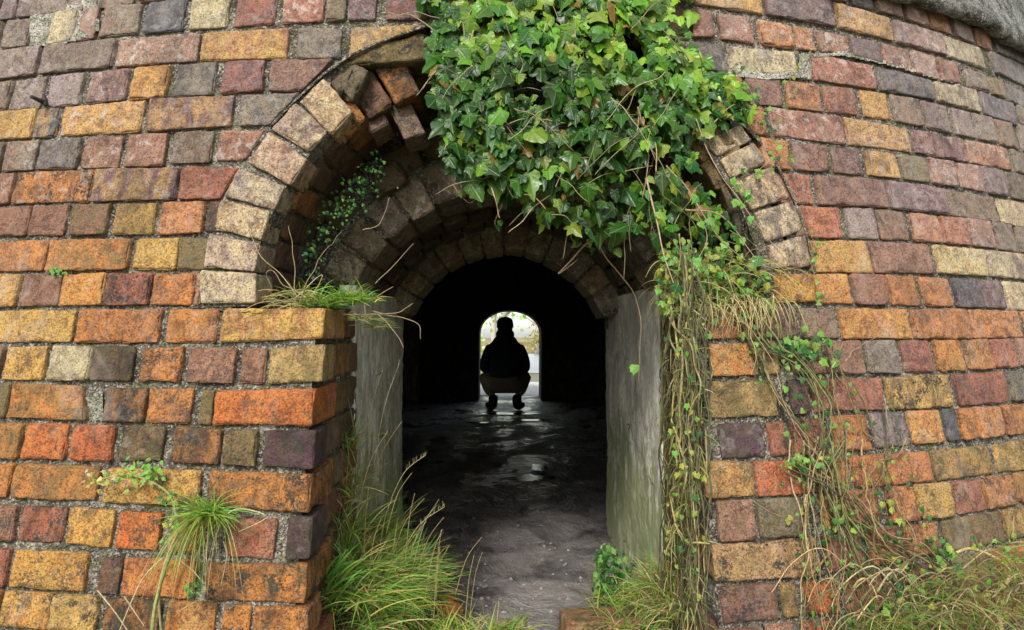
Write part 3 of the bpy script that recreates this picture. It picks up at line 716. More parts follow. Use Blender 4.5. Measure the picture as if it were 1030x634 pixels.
# ---- iron spike in the wall
def tube(acc, pts, r0, r1=None, sides=6, closed=True, **at):
    pts = [np.asarray(p, float) for p in pts]; n = len(pts); r1 = r0 if r1 is None else r1
    V = []; up = np.array([.13, .31, .94])
    for i, p in enumerate(pts):
        t = pts[min(i + 1, n - 1)] - pts[max(i - 1, 0)]; t = t / (np.linalg.norm(t) + 1e-9)
        a = np.cross(t, up); a /= (np.linalg.norm(a) + 1e-9); b = np.cross(t, a)
        r = r0 + (r1 - r0) * i / (n - 1)
        for k in range(sides):
            an = 2 * PI * k / sides; V.append(p + (a * math.cos(an) + b * math.sin(an)) * r)
    Fc = [(i * sides + k, i * sides + (k + 1) % sides, (i + 1) * sides + (k + 1) % sides, (i + 1) * sides + k) for i in range(n - 1) for k in range(sides)]
    if closed: Fc += [tuple(range(sides))[::-1], tuple((n - 1) * sides + k for k in range(sides))]
    acc.add(V, Fc, **at)
sp = Acc(); p0 = cone_hit(46, 104, -.03); p1 = cone_hit(44, 103, .012); p2 = cone_hit(31, 97, .05)
tube(sp, [p0, p1, (p1 + p2) / 2, p2], .008, .005, 6)
tube(sp, [cone_hit(44, 96, .004), cone_hit(46, 106, .012)], .006, .005, 5)
sp.build('iron_spike', mat_simple('rusty_iron', (.012, .011, .012), (.05, .035, .028), 60, .7, .5, .002), kiln)

back = Acc()
def keepb(p): return not (abs(p[0]) < 1.32 and p[1] > 8) and not (p[0] < -2 and 7.2 < p[1] < 8.6 and p[2] < 1.95)
sheet(back, np.linspace(THR, 2 * PI + THL, 150), np.linspace(-.1, 2.5, 26), lambda t, z: cone_pt(t, z, -.004), lambda P: .02 * fbm(P, 6, 3), (0, 0, 0), keepb)
back.build('rear_wall', M_MORTAR, kiln)
top = Acc()
sheet(top, np.linspace(0, 2 * PI, 120), np.linspace(0, 1, 14), lambda t, u: cone_pt(t, 2.43, 0) * (1 - u) + np.array([CX, CY, 4.3]) * u + np.array([0, 0, .9 * u * (1 - u)]), lambda P: .02 * fbm(P, 4, 3), (0, 0, 1))
top.build('dome', M_MORTAR, kiln)
# unseen doorway added through the drum wall to let light into the chamber
light_door = Acc()
sheet(light_door, np.linspace(-4.8, -3.0, 20), np.linspace(0, 2 * (1.9 + .6), 40), lambda x, u: np.array([x, 7.3, u]) if u < 1.9 else (np.array([x, 7.3 + (u - 1.9), 1.9]) if u < 3.1 else np.array([x, 8.5, 1.9 - (u - 3.1)])), lambda P: .01 * fbm(P, 9, 3), (0, 0, 1))
light_door.build('added_light_doorway', M_MORTAR_DARK, kiln)

# ------------------------------------------------------------------ firing chamber behind the passage
cham = Acc(); CHY, CHR = 6.75, 3.46
def keepc(p):
    if abs(p[0]) < .62 and p[1] < 5 and p[2] < 1.5: return False
    if abs(p[0]) < 1.2 and p[1] > 8 and p[2] < 2.4: return False
    if p[0] < -2 and 7.3 < p[1] < 8.5 and p[2] < 1.9: return False
    return True
sheet(cham, np.linspace(0, 2 * PI, 200), np.linspace(-.1, 2.9, 40), lambda t, z: np.array([CHR * math.sin(t), CHY - CHR * math.cos(t), z]), lambda P: .02 * fbm(P, 4, 3), (0, 0, 0), keepc)
rr = np.linspace(0, CHR + .1, 10)
sheet(cham, np.linspace(0, 2 * PI, 60), rr, lambda t, r: np.array([r * math.sin(t), CHY - r * math.cos(t), 2.85 + .9 * math.cos(r / CHR * PI / 2)]), lambda P: 0 * P[:, 0], (0, 0, 1))
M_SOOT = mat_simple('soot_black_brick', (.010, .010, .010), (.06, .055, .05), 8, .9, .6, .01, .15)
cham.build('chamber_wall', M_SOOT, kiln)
# far doorway with its reveals
EX, EW, EZS, EZC = 0.075, .45, .98, 1.31
arc = [(EX - EW, -.05), (EX - EW, EZS)] + [(EX - EW * math.cos(a), EZS + (EZC - EZS) * math.sin(a)) for a in np.linspace(0, PI, 17)[1:-1]] + [(EX + EW, EZS), (EX + EW, -.05)]
fd = Acc(); n = len(arc)
arc = [(x + .012 * vnoise(np.array([[x, 0, z]]), 6)[0], z + .01 * vnoise(np.array([[x, 3, z]]), 6)[0]) for x, z in arc]
out = [(-1.3, -.05), (-1.3, 1.0)] + [(-1.3 + 2.6 * i / (n - 5), 2.5) for i in range(n - 4)] + [(1.3, 1.0), (1.3, -.05)]
V = [np.array([x, 10.02, z]) for x, z in arc] + [np.array([x, 10.02, z]) for x, z in out] + [np.array([x, 10.75, z]) for x, z in arc] + [np.array([x, 10.75, z]) for x, z in out]
Fc = []
for i in range(n - 1):
    Fc += [(i, i + 1, n + i + 1, n + i), (i, 2 * n + i, 2 * n + i + 1, i + 1), (2 * n + i, 3 * n + i, 3 * n + i + 1, 2 * n + i + 1), (n + i, n + i + 1, 3 * n + i + 1, 3 * n + i)]
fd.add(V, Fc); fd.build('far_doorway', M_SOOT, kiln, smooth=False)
pl = Acc(); rbrick(pl, [np.array([-1.50, 9.72, 1.45]), np.array([-1.20, 9.72, 1.45]), np.array([-1.22, 9.72, -.02]), np.array([-1.5, 9.72, -.02])], dvy(.2), lin((150, 150, 140)), lin((110, 108, 98)), (.5, .2, .6), r=.03, res=.04, amp=8)
pl.build('lit_wall_strip', M_BRICK, kiln)  # pale block for the lit strip of chamber wall; lightness put in its colour

# ------------------------------------------------------------------ floor, ground, water
def struct(o): o['kind'] = 'structure'; return o
def mat_floor():
    m, nt, b = newmat('wet_concrete'); n = N(nt); co = n.coord()
    a = n.noise(co, 3.2, 7, .68, .6); c = n.noise(n.mapping(co, (1, .55, 1)), 9, 6, .7, .4)
    col = n.mix(n.ramp(a, .36, .62), (.045, .041, .040), (.25, .22, .205))
    col = n.mix(n.ramp(c, .42, .62, 0, .6), col, (.17, .155, .15))
    col = n.mix(n.ramp(n.noise(co, 55, 5, .8), .55, .68, 0, .55), col, (.30, .28, .26))
    n.link(col, b.inputs['Base Color'])
    wet = n.ramp(n.noise(n.mapping(co, (1, .6, 1)), 2.6, 6, .72, .5), .42, .60)
    n.put(b.inputs['Roughness'], n.math('SUBTRACT', .62, n.math('MULTIPLY', wet, .47)))
    b.inputs['Specular IOR Level'].default_value = .6
    hh = n.math('MULTIPLY', n.noise(n.mapping(co, (1, .7, 1)), 14, 8, .7), n.math('SUBTRACT', 1.15, n.math('MULTIPLY', wet, .75)))
    bb = n.bump(hh, .8, .035)
    n.link(n.bump(n.noise(co, 90, 4, .7), .4, .003, bb), b.inputs['Normal'])
    return m
fl = Acc()
sheet(fl, np.linspace(-3.6, 3.6, 300), np.linspace(1.95, 10.9, 360), lambda x, y: np.array([x, y, .004]), lambda P: .007 * fbm(P, 2.2, 4) + .0025 * fbm(P, 14, 2), (0, 0, 1))
struct(fl.build('floor', mat_floor()))
def mat_puddle():
    m, nt, b = newmat('puddle_water'); n = N(nt); co = n.coord()
    b.inputs['Base Color'].default_value = (.03, .03, .032, 1); b.inputs['Roughness'].default_value = .06
    n.link(n.bump(n.noise(co, 30, 4, .6), .25, .006), b.inputs['Normal']); return m
def blob(acc, cx, cy, rx, ry, z, seed, n=48, bulge=.002, wild=1.0):
    V = [(cx, cy, z)]
    for i in range(n):
        a = 2 * PI * i / n; r = 1 + wild * .35 * vnoise(np.array([[math.cos(a) * 1.6, math.sin(a) * 1.6, seed]]), 1.0)[0] + wild * .28 * vnoise(np.array([[math.cos(a) * 4, math.sin(a) * 4, seed]]), 1.3)[0]
        V.append((cx + rx * r * math.cos(a), cy + ry * r * math.sin(a), z))
    acc.add(V, [(0, 1 + i, 1 + (i + 1) % n) for i in range(n)])
pd = Acc(); MP = mat_puddle()
for a in ((.16, 4.6, .08, .12, .0112, 3), (.24, 4.95, .05, .12, .0112, 6), (.30, 4.62, .03, .05, .0112, 9), (.08, 4.85, .03, .05, .0112, 14), (.02, 8.35, .35, .10, .012, 5), (-.3, 7.5, .14, .05, .012, 8), (.3, 7.7, .2, .07, .012, 11), (.1, 6.9, .1, .05, .012, 17)):
    blob(pd, *a, wild=1.6)
o = struct(pd.build('puddle', MP))

def gh(x, y):
    h = -.03 + .10 * max(0, min(1, (x - .3) / 1.0)) + .02 * math.sin(x * 3 + y)
    if y > 2.1 or abs(x) > 20: h = -.03
    return h
gr = Acc()
def axis(a, near, step_n, far):
    k = list(np.arange(-near, near + .001, step_n)); e = near; s = step_n
    while e < far: s *= 1.6; e += s; k.append(e); k.insert(0, -e)
    return np.array(k)
sheet(gr, axis(0, 3, .05, 220), axis(0, 3, .05, 220), lambda x, y: np.array([x, y, gh(x, y)]), lambda P: .012 * fbm(P, 5, 3) * (np.abs(P[:, 1]) < 3), (0, 0, 1))
struct(gr.build('ground', mat_simple('earth', (.12, .11, .07), (.26, .24, .16), 5, .95, .7, .02)))

mw, nt, b = newmat('lake_water'); n_ = N(nt); b.inputs['Base Color'].default_value = (.35, .38, .40, 1); b.inputs['Roughness'].default_value = .35
n_.link(n_.bump(n_.noise(n_.mapping(n_.coord(), (.4, 1, 1)), 3, 4), .35, .05), b.inputs['Normal'])
wt = Acc(); blob(wt, 7.2, 24, 8.0, 12.5, -.015, 2, 80); struct(wt.build('water', mw))
gv = Acc(); blob(gv, .0, 12.6, 1.6, 1.7, -.012, 6, 60)
struct(gv.build('path', mat_simple('gravel', (.42, .40, .37), (.68, .66, .62), 22, .9, .8, .02)))
bk = Acc()
sheet(bk, np.linspace(-40, 40, 120), np.linspace(0, 16, 40), lambda x, t: np.array([x, 36 + t + 1.5 * math.sin(x * .21), -.03 + .35 * min(1, t / 2) + t * .01]), lambda P: .25 * fbm(P, .6, 3), (0, 0, 1))
struct(bk.build('bank', mat_simple('bank_grass', (.19, .16, .06), (.34, .29, .13), 1.6, .95, .7, .06)))

# ------------------------------------------------------------------ plants
IVY = [(0, .06), (.14, .16), (.30, .20), (.46, .12), (.42, -.06), (.38, -.16), (.52, -.24), (.66, -.36), (.50, -.44), (.32, -.50), (.22, -.70), (0, -1.0)]
IVY = IVY + [(-x, y) for x, y in IVY[-2:0:-1]]
IV = np.array(IVY)
def leaf_basis(nrm, tip):
    nrm = nrm / np.linalg.norm(nrm); y = -(tip - nrm * np.dot(tip, nrm)); y /= np.linalg.norm(y) + 1e-9
    x = np.cross(y, nrm); return x, y, nrm
HEART = [(0, .06), (.13, .15), (.32, .16), (.46, .02), (.48, -.16), (.46, -.26), (.44, -.34), (.40, -.44), (.33, -.56), (.25, -.68), (.14, -.84), (0, -1.0)]
HV = np.array(HEART + [(-x, y) for x, y in HEART[-2:0:-1]])
def ivy_leaf(acc, P, nrm, tip, s, col, w=1.0):
    x, y, n = leaf_basis(np.asarray(nrm, float), np.asarray(tip, float))
    kk = random.random() ** 1.2; IVv = IV * kk + HV * (1 - kk); L = np.vstack([[0, -.28], IVv * np.array([.92, random.uniform(.82, 1)])]); L = L * np.array([w, 1])
    L = L * (1 + .08 * rng.standard_normal((len(L), 1)))
    fold = random.uniform(.05, .45); droop = random.uniform(.0, .45); tw = random.uniform(-.25, .25)
    h = -np.abs(L[:, 0]) * fold - droop * np.minimum(0, L[:, 1] + .1)**2 + tw * L[:, 0] * L[:, 1] + .03 * rng.standard_normal(len(L))
    h[0] += .03
    V = P + s * (L[:, 0:1] * x + L[:, 1:2] * y + h[:, None] * n)
    k = len(L) - 1
    F_ = [(0, 1 + i, 1 + (i + 1) % k) for i in range(k)]
    lf = np.stack([L[:, 0] / 2 + .5, (L[:, 1] + 1) / 1.33 , np.zeros(k + 1), np.ones(k + 1)], 1)
    lf[:, 0] = L[:, 0] * .5 + .5; lf[:, 1] = L[:, 1] * .5 + .75
    acc.add(V, F_, ca=col, lf=lf)
def green(kind='dark'):
    u = random.random()
    if kind == 'dark':
        if u < .66: c = (.012 + .014 * random.random(), .055 + .045 * random.random(), .010 + .010 * random.random())
        elif u < .92: c = (.030 + .025 * random.random(), .12 + .05 * random.random(), .016 + .01 * random.random())
        else: c = (.13 + .06 * random.random(), .27 + .06 * random.random(), .045)
    elif kind == 'light':
        c = (.10 + .08 * random.random(), .22 + .12 * random.random(), .035 + .02 * random.random())
    elif kind == 'yellow':
        c = (.22 + .12 * random.random(), .26 + .1 * random.random(), .05)
    elif kind == 'straw':
        c = (.36 + .14 * random.random(), .29 + .1 * random.random(), .13 + .05 * random.random())
    elif kind == 'olive':
        c = (.16 + .08 * random.random(), .15 + .06 * random.random(), .05 + .02 * random.random())
    return np.array(c)
def lf0(): return (.5, .5, 0, 1)
def blade(acc, P, dirv, L, w, col, bend, seg=6):
    P = np.asarray(P, float); dv = np.asarray(dirv, float); dv /= np.linalg.norm(dv)
    side = np.cross(dv, np.array([random.uniform(-1, 1), random.uniform(-1, 1), .1])); side /= np.linalg.norm(side) + 1e-9
    V = []; p = P.copy(); cur = dv.copy(); cl = []
    bd = np.asarray(bend, float)
    for i in range(seg + 1):
        t = i / seg; ww = w * (1 - t ** 1.6) * .5 + .0002
        V += [p - side * ww, p + side * ww]
        cl += [col * (.75 + .35 * t)] * 2
        cur = cur + bd / seg; cur /= np.linalg.norm(cur); p = p + cur * L / seg
    cl = np.hstack([np.array(cl), np.ones((len(cl), 1))])
    acc.add(V, [(2 * i, 2 * i + 1, 2 * i + 3, 2 * i + 2) for i in range(seg)], ca=cl, lf=lf0())
def smooth_path(pts, n):
    pts = np.array(pts, float); k = len(pts); s = np.linspace(0, k - 1, n); out = []
    for t in s:
        i = min(int(t), k - 2); u = t - i
        p0, p1, p2, p3 = pts[max(i - 1, 0)], pts[i], pts[i + 1], pts[min(i + 2, k - 1)]
        out.append(.5 * ((2 * p1) + (-p0 + p2) * u + (2 * p0 - 5 * p1 + 4 * p2 - p3) * u * u + (-p0 + 3 * p1 - 3 * p2 + p3) * u**3))
    return np.array(out)
def wander(P, amp, f, seed):
    return P + amp * np.stack([vnoise(P, f, seed), vnoise(P, f, seed + 1), vnoise(P, f, seed + 2)], 1)

# ---- the big hanging ivy
IVP = [(418,-60),(424,0),(432,25),(442,60),(434,95),(452,128),(444,150),(462,184),(500,193),(520,203),(548,216),(575,228),(600,236),(630,226),(655,236),(700,240),(738,248),(748,255),(738,226),(724,196),(708,166),(694,148),(704,134),(744,120),(757,108),(745,84),(712,60),(695,40),(697,0),(700,-60)]
ivy = empty('ivy', 'large mass of dark green ivy hanging over the crown of the brick arch', 'ivy', (0.1, 1.8, 1.75))
il, ist = Acc(), Acc()
def ivy_depth(px, py, layer):
    # hangs off the face; sinks into the recess lower down inside the arch
    inside = max(0, min(1, (py - 120) / 100)) * (1 if px < 735 else .6)
    bul = .09 * math.sin(min(1, max(0, (py + 60) / 330)) * PI) * (1 if px < 700 else .5)
    edge = 1.0
    return .015 + bul * layer - inside * .16 * (1.1 - layer)
cnt = 0
while cnt < 2700:
    px, py = random.uniform(415, 770), random.uniform(-60, 262)
    if not pip(px, py, IVP): continue
    # gaps
    gp = vnoise(np.array([[px, py, 0.]]), 1 / 26, 5)[0]
    layer = random.random() ** .7
    if gp > .3 and random.random() < .8: continue
    if py > 170 and random.random() < .5: continue
    off = ivy_depth(px, py, layer)
    P = cone_hit(px, py, off)
    up = random.uniform(-.1, .9); nrm = np.array([random.gauss(0, .55) + .1 * (px - 560) / 150, -1.0, up + random.gauss(0, .25)])
    tip = np.array([random.gauss(0, .55), -.25, -1.0])
    big = random.random()
    s = .022 + .040 * big ** 1.8 + (.010 if py < 60 or px < 640 else 0)
    if random.random() < .25: s *= .62
    kind = 'dark'
    pl_ = .13 + (.32 if (px > 480 and py < 50) or px > 690 else 0)
    if random.random() < pl_: kind = 'light'
    c = green(kind)
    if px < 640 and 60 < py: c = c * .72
    if px > 600 and py < 90: c = c * 1.25 + np.array([.02, .03, .015])  # pale sky sheen on the upper right leaves, put into their colour
    if random.random() < .03: c = np.array([.20, .13, .05]) * random.uniform(.6, 1.2)
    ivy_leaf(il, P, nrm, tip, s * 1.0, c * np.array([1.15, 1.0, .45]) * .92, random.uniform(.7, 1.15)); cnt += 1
# strays and hanging shoots
shoots = [[(505,190),(505,205),(497,222),(498,228)],[(600,225),(606,250),(622,275),(640,300),(644,330),(642,385)],[(600,236),(578,258),(560,275),(580,262)],[(583,225),(575,240),(600,250)],
          [(455,185),(470,205),(480,198)],[(560,195),(565,222),(578,236)],[(618,230),(612,250),(630,240)],[(700,120),(720,170),(745,205),(770,240),(790,262)],[(672,165),(700,205),(720,235),(748,262)],
          [(655,235),(690,200),(705,190)],[(690,210),(720,215),(740,230),(760,260)],[(650,180),(660,220),(668,260),(680,290)],[(445,90),(452,120),(447,150)],[(478,30),(470,70),(482,120)],[(650,60),(690,70),(720,95)],
          [(560,90),(575,140),(560,190)],[(520,60),(500,100),(515,150)],[(640,110),(652,150),(646,200)],[(700,215),(712,240),(700,270),(690,300)]]
for k, sh in enumerate(shoots):
    base = -.16 if 440 < sh[0][0] < 660 and sh[0][1] > 180 else .07
    pts = smooth_path([cone_hit(x, y, base + (0 if base > 0 else .0)) for x, y in sh], 26)
    pts = wander(pts, .006, 14, 40 + k)
    c = np.array([.30, .21, .12]) * random.uniform(.6, 1.3)
    tube(ist, pts, random.uniform(.0014, .0034), .001, 5, ca=c)
    for q in pts[3::4]:
        if random.random() < .55:
            ivy_leaf(il, q + rng.normal(0, .008, 3), (random.gauss(0, .4), -1, .4), (random.gauss(0, .5), 0, -1), random.uniform(.016, .034), green(random.choice(['dark', 'light'])))
for k in range(150):
    px, py = random.uniform(430, 760), random.uniform(-30, 240)
    if not pip(px, py, IVP): continue
    o_ = ivy_depth(px, py, random.uniform(.2, 1.08)); a = random.uniform(0, 2 * PI); L = random.uniform(25, 80)
    pts = smooth_path([cone_hit(px, py, o_), cone_hit(px + L * .5 * math.cos(a), py + L * .5 * math.sin(a), o_ + .01), cone_hit(px + L * math.cos(a), py + L * math.sin(a) + 8, o_)], 14)
    tube(ist, wander(pts, .012, 18, k), random.uniform(.0008, .0022), .0008, 5, ca=np.array([.28, .22, .11]) * random.uniform(.5, 1.4))
# small trailing sprays
def spray(acc_l, acc_s, pxs, off, n, s0, s1, kinds, spread=8, sw=.0012, surf=None):
    surf = surf or (lambda x, y, o: cone_hit(x, y, o))
    pts = smooth_path([surf(x, y, off) for x, y in pxs], 22)
    if acc_s is not None: tube(acc_s, wander(pts, .004, 20, 3), sw, sw * .6, 5, ca=np.array([.20, .18, .07]))
    for i in range(n):
        t = random.random(); x = np.interp(t * (len(pxs) - 1), range(len(pxs)), [p[0] for p in pxs]) + random.gauss(0, spread); y = np.interp(t * (len(pxs) - 1), range(len(pxs)), [p[1] for p in pxs]) + random.gauss(0, spread)
        ivy_leaf(acc_l, surf(x, y, off + random.uniform(-.005, .02)), (random.gauss(0, .5), -1, random.uniform(-.1, .8)), (random.gauss(0, .7), 0, -1), random.uniform(s0, s1), green(random.choice(kinds)))
spray(il, ist, [(745,190),(765,170),(782,160),(795,150)], .03, 14, .010, .022, ['light', 'dark'], 6)
spray(il, ist, [(742,180),(752,196),(748,205)], .03, 8, .018, .03, ['light'], 6)
spray(il, ist, [(750,110),(768,125),(778,140)], .012, 30, .006, .013, ['light', 'dark'], 8)
spray(il, ist, [(735,68),(752,88),(760,104)], .03, 30, .010, .018, ['light', 'dark'], 8)
spray(il, ist, [(800,92),(795,75),(812,58),(818,42)], .012, 12, .006, .014, ['yellow', 'light'], 4)
il.build('leaves', M_LEAF, ivy); ist.build('stems', M_STEM, ivy)

# ---- little creeper on the edge of the ring (right)
def plant(name, label, cat, loc, parts, group=None):
    e = empty(name, label, cat, loc, group)
    for nm, acc, mat in parts:
        if acc.n: acc.build(nm, mat, e)
    return e
l, s = Acc(), Acc()
spray(l, s, [(815,232),(820,250),(818,270),(823,285),(822,302)], .022, 13, .009, .016, ['light', 'dark'], 3.5)
plant('creeper', 'thin creeper of tiny leaves running down the right end of the arch ring', 'creeper', cone_hit(822, 300), [('leaves', l, M_LEAF), ('stems', s, M_STEM)])

# ---- tangle on right ledge
l, s, g_ = Acc(), Acc(), Acc()
def ledge_pt(x, y, o): return cone_hit(x, y, o)
for i in range(900):
    px, py = random.uniform(662, 792), random.uniform(248, 322)
    if px > 772 or (px > 755 and py < 258): continue
    if px < 690 and py > 312: continue
    o_ = random.uniform(-.22, .03) if px < 770 else random.uniform(-.04, .03)
    ivy_leaf(l, cone_hit(px, py, o_), (random.gauss(0, .5), -1, random.uniform(0, 1.2)), (random.gauss(0, .8), -.2, -1), random.uniform(.010, .026), green(random.choice(['light', 'light', 'dark', 'yellow'])))
for i in range(700):
    px, py = random.uniform(664, 786), random.uniform(258, 316)
    P = cone_hit(px, py, random.uniform(-.2, .02))
    a = random.uniform(-1, 1)
    blade(s, P, (a, -.5, random.uniform(-.3, .8)), random.uniform(.05, .14), .0026, green(random.choice(['straw', 'olive', 'yellow', 'straw'])), (a * .4, -.3, -1.5))
for i in range(70):   # drooping straw over the pier top
    px = random.uniform(705, 790); P = cone_hit(px, random.uniform(300, 314), .01)
    a = random.uniform(-.7, .6); pts = smooth_path([P, P + np.array([a * .03, -.03, .01]), P + np.array([a * .07, -.045, -.03 - .02 * random.random()]), P + np.array([a * .09, -.03, -.05 - .05 * random.random()])], 10)
    tube(g_, pts, .0013, .0006, 4, ca=green('straw') * random.uniform(.7, 1.2))
plant('ledge_tangle', 'yellow green tangle of ivy and straw on the right pier ledge', 'weeds', cone_hit(740, 312), [('leaves', l, M_LEAF), ('grass', s, M_GRASS), ('straw', g_, M_STEM)])

# ---- curtain of roots down the right jamb
l, s = Acc(), Acc()
def rp(x, y, o=0):   # on the reveal of the right pier
    p = plane_hit(x, y, 0, .486 - o); 
    if p[1] > 2.16: p = plane_hit(x, y, 1, 2.16 - o)
    if p[1] < 1.72: p = cone_hit(x, y, .01 + o)
    return p
for i in range(66):
    x0 = random.triangular(667, 712, 684); x1 = x0 + random.gauss(0, 7); o_ = random.uniform(.005, .05)
    ya, yb = random.uniform(235, 330), random.choice([random.uniform(380, 640), 640])
    ctrl = []; x = x0
    for k in range(6):
        x += random.gauss(0, 7.5); x = min(713, max(666, x)); ctrl.append(rp(x, ya + (yb - ya) * k / 5, max(.004, o_ + random.gauss(0, .012))))
    pts = wander(smooth_path(ctrl, 44), .012, 17, i)
    tube(s, pts, random.choice([.0012, .0018, .0026, .0036]), .001, 5, ca=green(random.choice(['olive', 'straw', 'olive'])) * random.uniform(.2, .7))
for pxs in ([(674,300),(681,360),(676,420),(690,480),(676,530),(672,560)], [(690,470),(676,500),(679,530),(697,546),(712,546)], [(686,240),(690,300),(684,380),(682,470)]):
    pts = smooth_path([rp(x, y, .05) for x, y in pxs], 40); tube(s, wander(pts, .008, 18, 3), .0032, .0022, 6, ca=np.array([.36, .29, .11]))
for i in range(240):
    px, py = random.triangular(664, 716, 684), random.uniform(240, 600)
    if py > 360 and random.random() < .45: continue
    ivy_leaf(l, rp(px, py, random.uniform(.02, .07)), (-.5 + random.gauss(0, .5), -1, .4), (random.gauss(0, .6), 0, -1), random.uniform(.007, .017), green(random.choice(['light', 'yellow', 'dark'])))
for i in range(500):
    px, py = random.triangular(664, 716, 682), random.uniform(300, 640)
    a = random.gauss(0, .5); blade(l, rp(px, py, random.uniform(.01, .05)), (a, -.3, random.uniform(-1, .3)), random.uniform(.02, .07), .0022, green(random.choice(['olive', 'straw', 'yellow'])) * .9, (0, -.2, -.8))
plant('hanging_roots', 'curtain of yellow brown roots hanging down the right side of the opening', 'roots', (.486, 2.0, .1), [('leaves', l, M_LEAF), ('roots', s, M_STEM)])

# ---- creepers over the right wall
l, s = Acc(), Acc()
guides = [([(757,318),(775,345),(800,360),(825,400),(833,440),(830,470),(850,540),(870,600),(884,650)], 7, 6, .0034),
          ([(740,320),(765,350),(785,390),(812,430),(828,455),(842,500),(852,560),(845,640)], 6, 6, .003),
          ([(835,345),(850,375),(868,410),(880,435),(892,452),(890,480),(880,520)], 3, 4, .0024),
          ([(850,350),(838,380),(842,420),(834,450)], 2, 4, .002),
          ([(800,470),(830,490),(860,520),(890,545),(925,560),(950,580),(960,600)], 9, 8, .003),
          ([(848,440),(860,500),(880,540),(905,570),(930,620)], 9, 12, .0026),
          ([(826,440),(822,500),(832,560),(850,640)], 12, 12, .0024),
          ([(893,405),(900,430),(899,452),(886,470),(872,500)], 3, 4, .0028),
          ([(912,440),(905,455),(890,462)], 2, 3, .002),
          ([(812,500),(810,540),(808,580),(811,640)], 2, 2, .0036),
          ([(833,555),(818,578),(811,588)], 1, 1, .0034),
          ([(880,470),(890,510),(900,560),(895,620)], 6, 12, .002),
          ([(755,505),(775,520),(800,522),(815,530)], 2, 5, .002),
          ([(720,395),(745,385),(770,384)], 2, 3, .002), ([(848,362),(870,345),(888,338)], 1, 1, .002), ([(758,330),(761,355),(760,378)], 3, 3, .002)]
k = 0
for g, nb, sp_, rad in guides:
    for j in range(nb):
        k += 1; ox, oy = random.gauss(0, sp_), random.gauss(0, sp_ * .5)
        o_ = random.uniform(.012, .045)
        ctrl = [cone_hit(x + ox + random.gauss(0, sp_ * .5), y + oy + random.gauss(0, sp_ * .4), o_ + random.uniform(-.006, .008)) for x, y in g]
        pts = wander(wander(smooth_path(ctrl, 60), .014, 11, k), .004, 40, k + 7)
        tube(s, pts, rad * random.uniform(.35, 1.0), rad * .3, 6, ca=green(random.choice(['olive', 'straw', 'olive'])) * random.uniform(.3, .95))
def near(gl, n, spread, s0, s1, kinds, orange=(.01, .05)):
    for i in range(n):
        g = random.choice(gl); t = random.uniform(0, len(g) - 1); i0 = min(int(t), len(g) - 2); u = t - i0
        x = g[i0][0] * (1 - u) + g[i0 + 1][0] * u + random.gauss(0, spread); y = g[i0][1] * (1 - u) + g[i0 + 1][1] * u + random.gauss(0, spread)
        ivy_leaf(l, cone_hit(x, y, random.uniform(*orange)), (random.gauss(0, .5), -1, random.uniform(-.1, .9)), (random.gauss(0, .7), 0, -1), random.uniform(s0, s1), green(random.choice(kinds)))
G = [g[0] for g in guides]
near(G[:2], 90, 9, .008, .020, ['dark', 'light', 'light'])
near([[(770,355),(800,345),(815,335),(838,345)], [(795,345),(810,350),(832,372)]], 50, 8, .012, .026, ['dark', 'light'])
near([G[2]], 16, 3, .008, .014, ['light', 'dark'])
near([G[4], G[5], G[6], G[11]], 230, 16, .007, .018, ['light', 'dark', 'yellow', 'dark'])
near([[(795,460),(815,465)]], 14, 5, .014, .024, ['light'])
near([[(940,545),(955,560)]], 14, 6, .012, .022, ['dark', 'light'])
plant('wall_creeper', 'bare woody creeper stems sprawling down the right brick pier and wall', 'creeper', cone_hit(850, 630), [('leaves', l, M_LEAF), ('stems', s, M_STEM)])

# ---- thicket at the foot of the right wall
l, s, t_ = Acc(), Acc(), Acc()
def thpt(x, y, o): return cone_hit(x, y, o)
for i in range(1500):
    px = random.uniform(845, 1075); top = np.interp(px, [845, 900, 950, 1000, 1075], [625, 606, 566, 535, 530])
    py = random.uniform(top + 8, 680); o_ = random.uniform(.02, .22)
    a = random.gauss(0, .8)
    blade(l, thpt(px, py, o_), (a, random.uniform(-.8, .1), random.uniform(-.3, 1.0)), random.uniform(.05, .14), .0026, green(random.choice(['light', 'olive', 'straw', 'yellow', 'olive'])) * random.uniform(.6, 1.1), (a * .3, -.4, -1.3))
for i in range(300):
    px = random.uniform(850, 1070); top = np.interp(px, [845, 900, 950, 1000, 1075], [615, 590, 548, 525, 520])
    py = random.uniform(top, 670)
    ivy_leaf(t_, thpt(px, py, random.uniform(.03, .2)), (random.gauss(0, .6), -1, random.uniform(0, 1)), (random.gauss(0, .8), 0, -1), random.uniform(.008, .02), green(random.choice(['light', 'dark', 'yellow'])))
for i in range(90):
    px = random.uniform(850, 1060); py = random.uniform(570, 650); o_ = random.uniform(.03, .22); a = random.uniform(0, 2 * PI); L = random.uniform(30, 90)
    pts = smooth_path([thpt(px, py, o_), thpt(px + L * .4 * math.cos(a), py - L * .3, o_ + .03), thpt(px + L * .8 * math.cos(a), py - L * .1, o_), thpt(px + L * math.cos(a), py + L * .2, o_)], 18)
    tube(s, wander(pts, .012, 12, i), random.uniform(.001, .0028), .001, 5, ca=green(random.choice(['straw', 'olive'])) * random.uniform(.5, 1.1))
pts = smooth_path([thpt(x, y, .12) for x, y in [(962,556),(975,552),(990,556),(1008,566),(1016,578),(1008,592),(996,598),(988,601),(998,608),(1004,616),(1008,640)]], 50)
tube(s, pts, .0035, .0055, 7, ca=np.array([.45, .36, .14]))
plant('thicket', 'low thicket of grass and twisted roots at the foot of the right wall', 'weeds', cone_hit(960, 650), [('grass', l, M_GRASS), ('leaves', t_, M_LEAF), ('stems', s, M_STEM)])

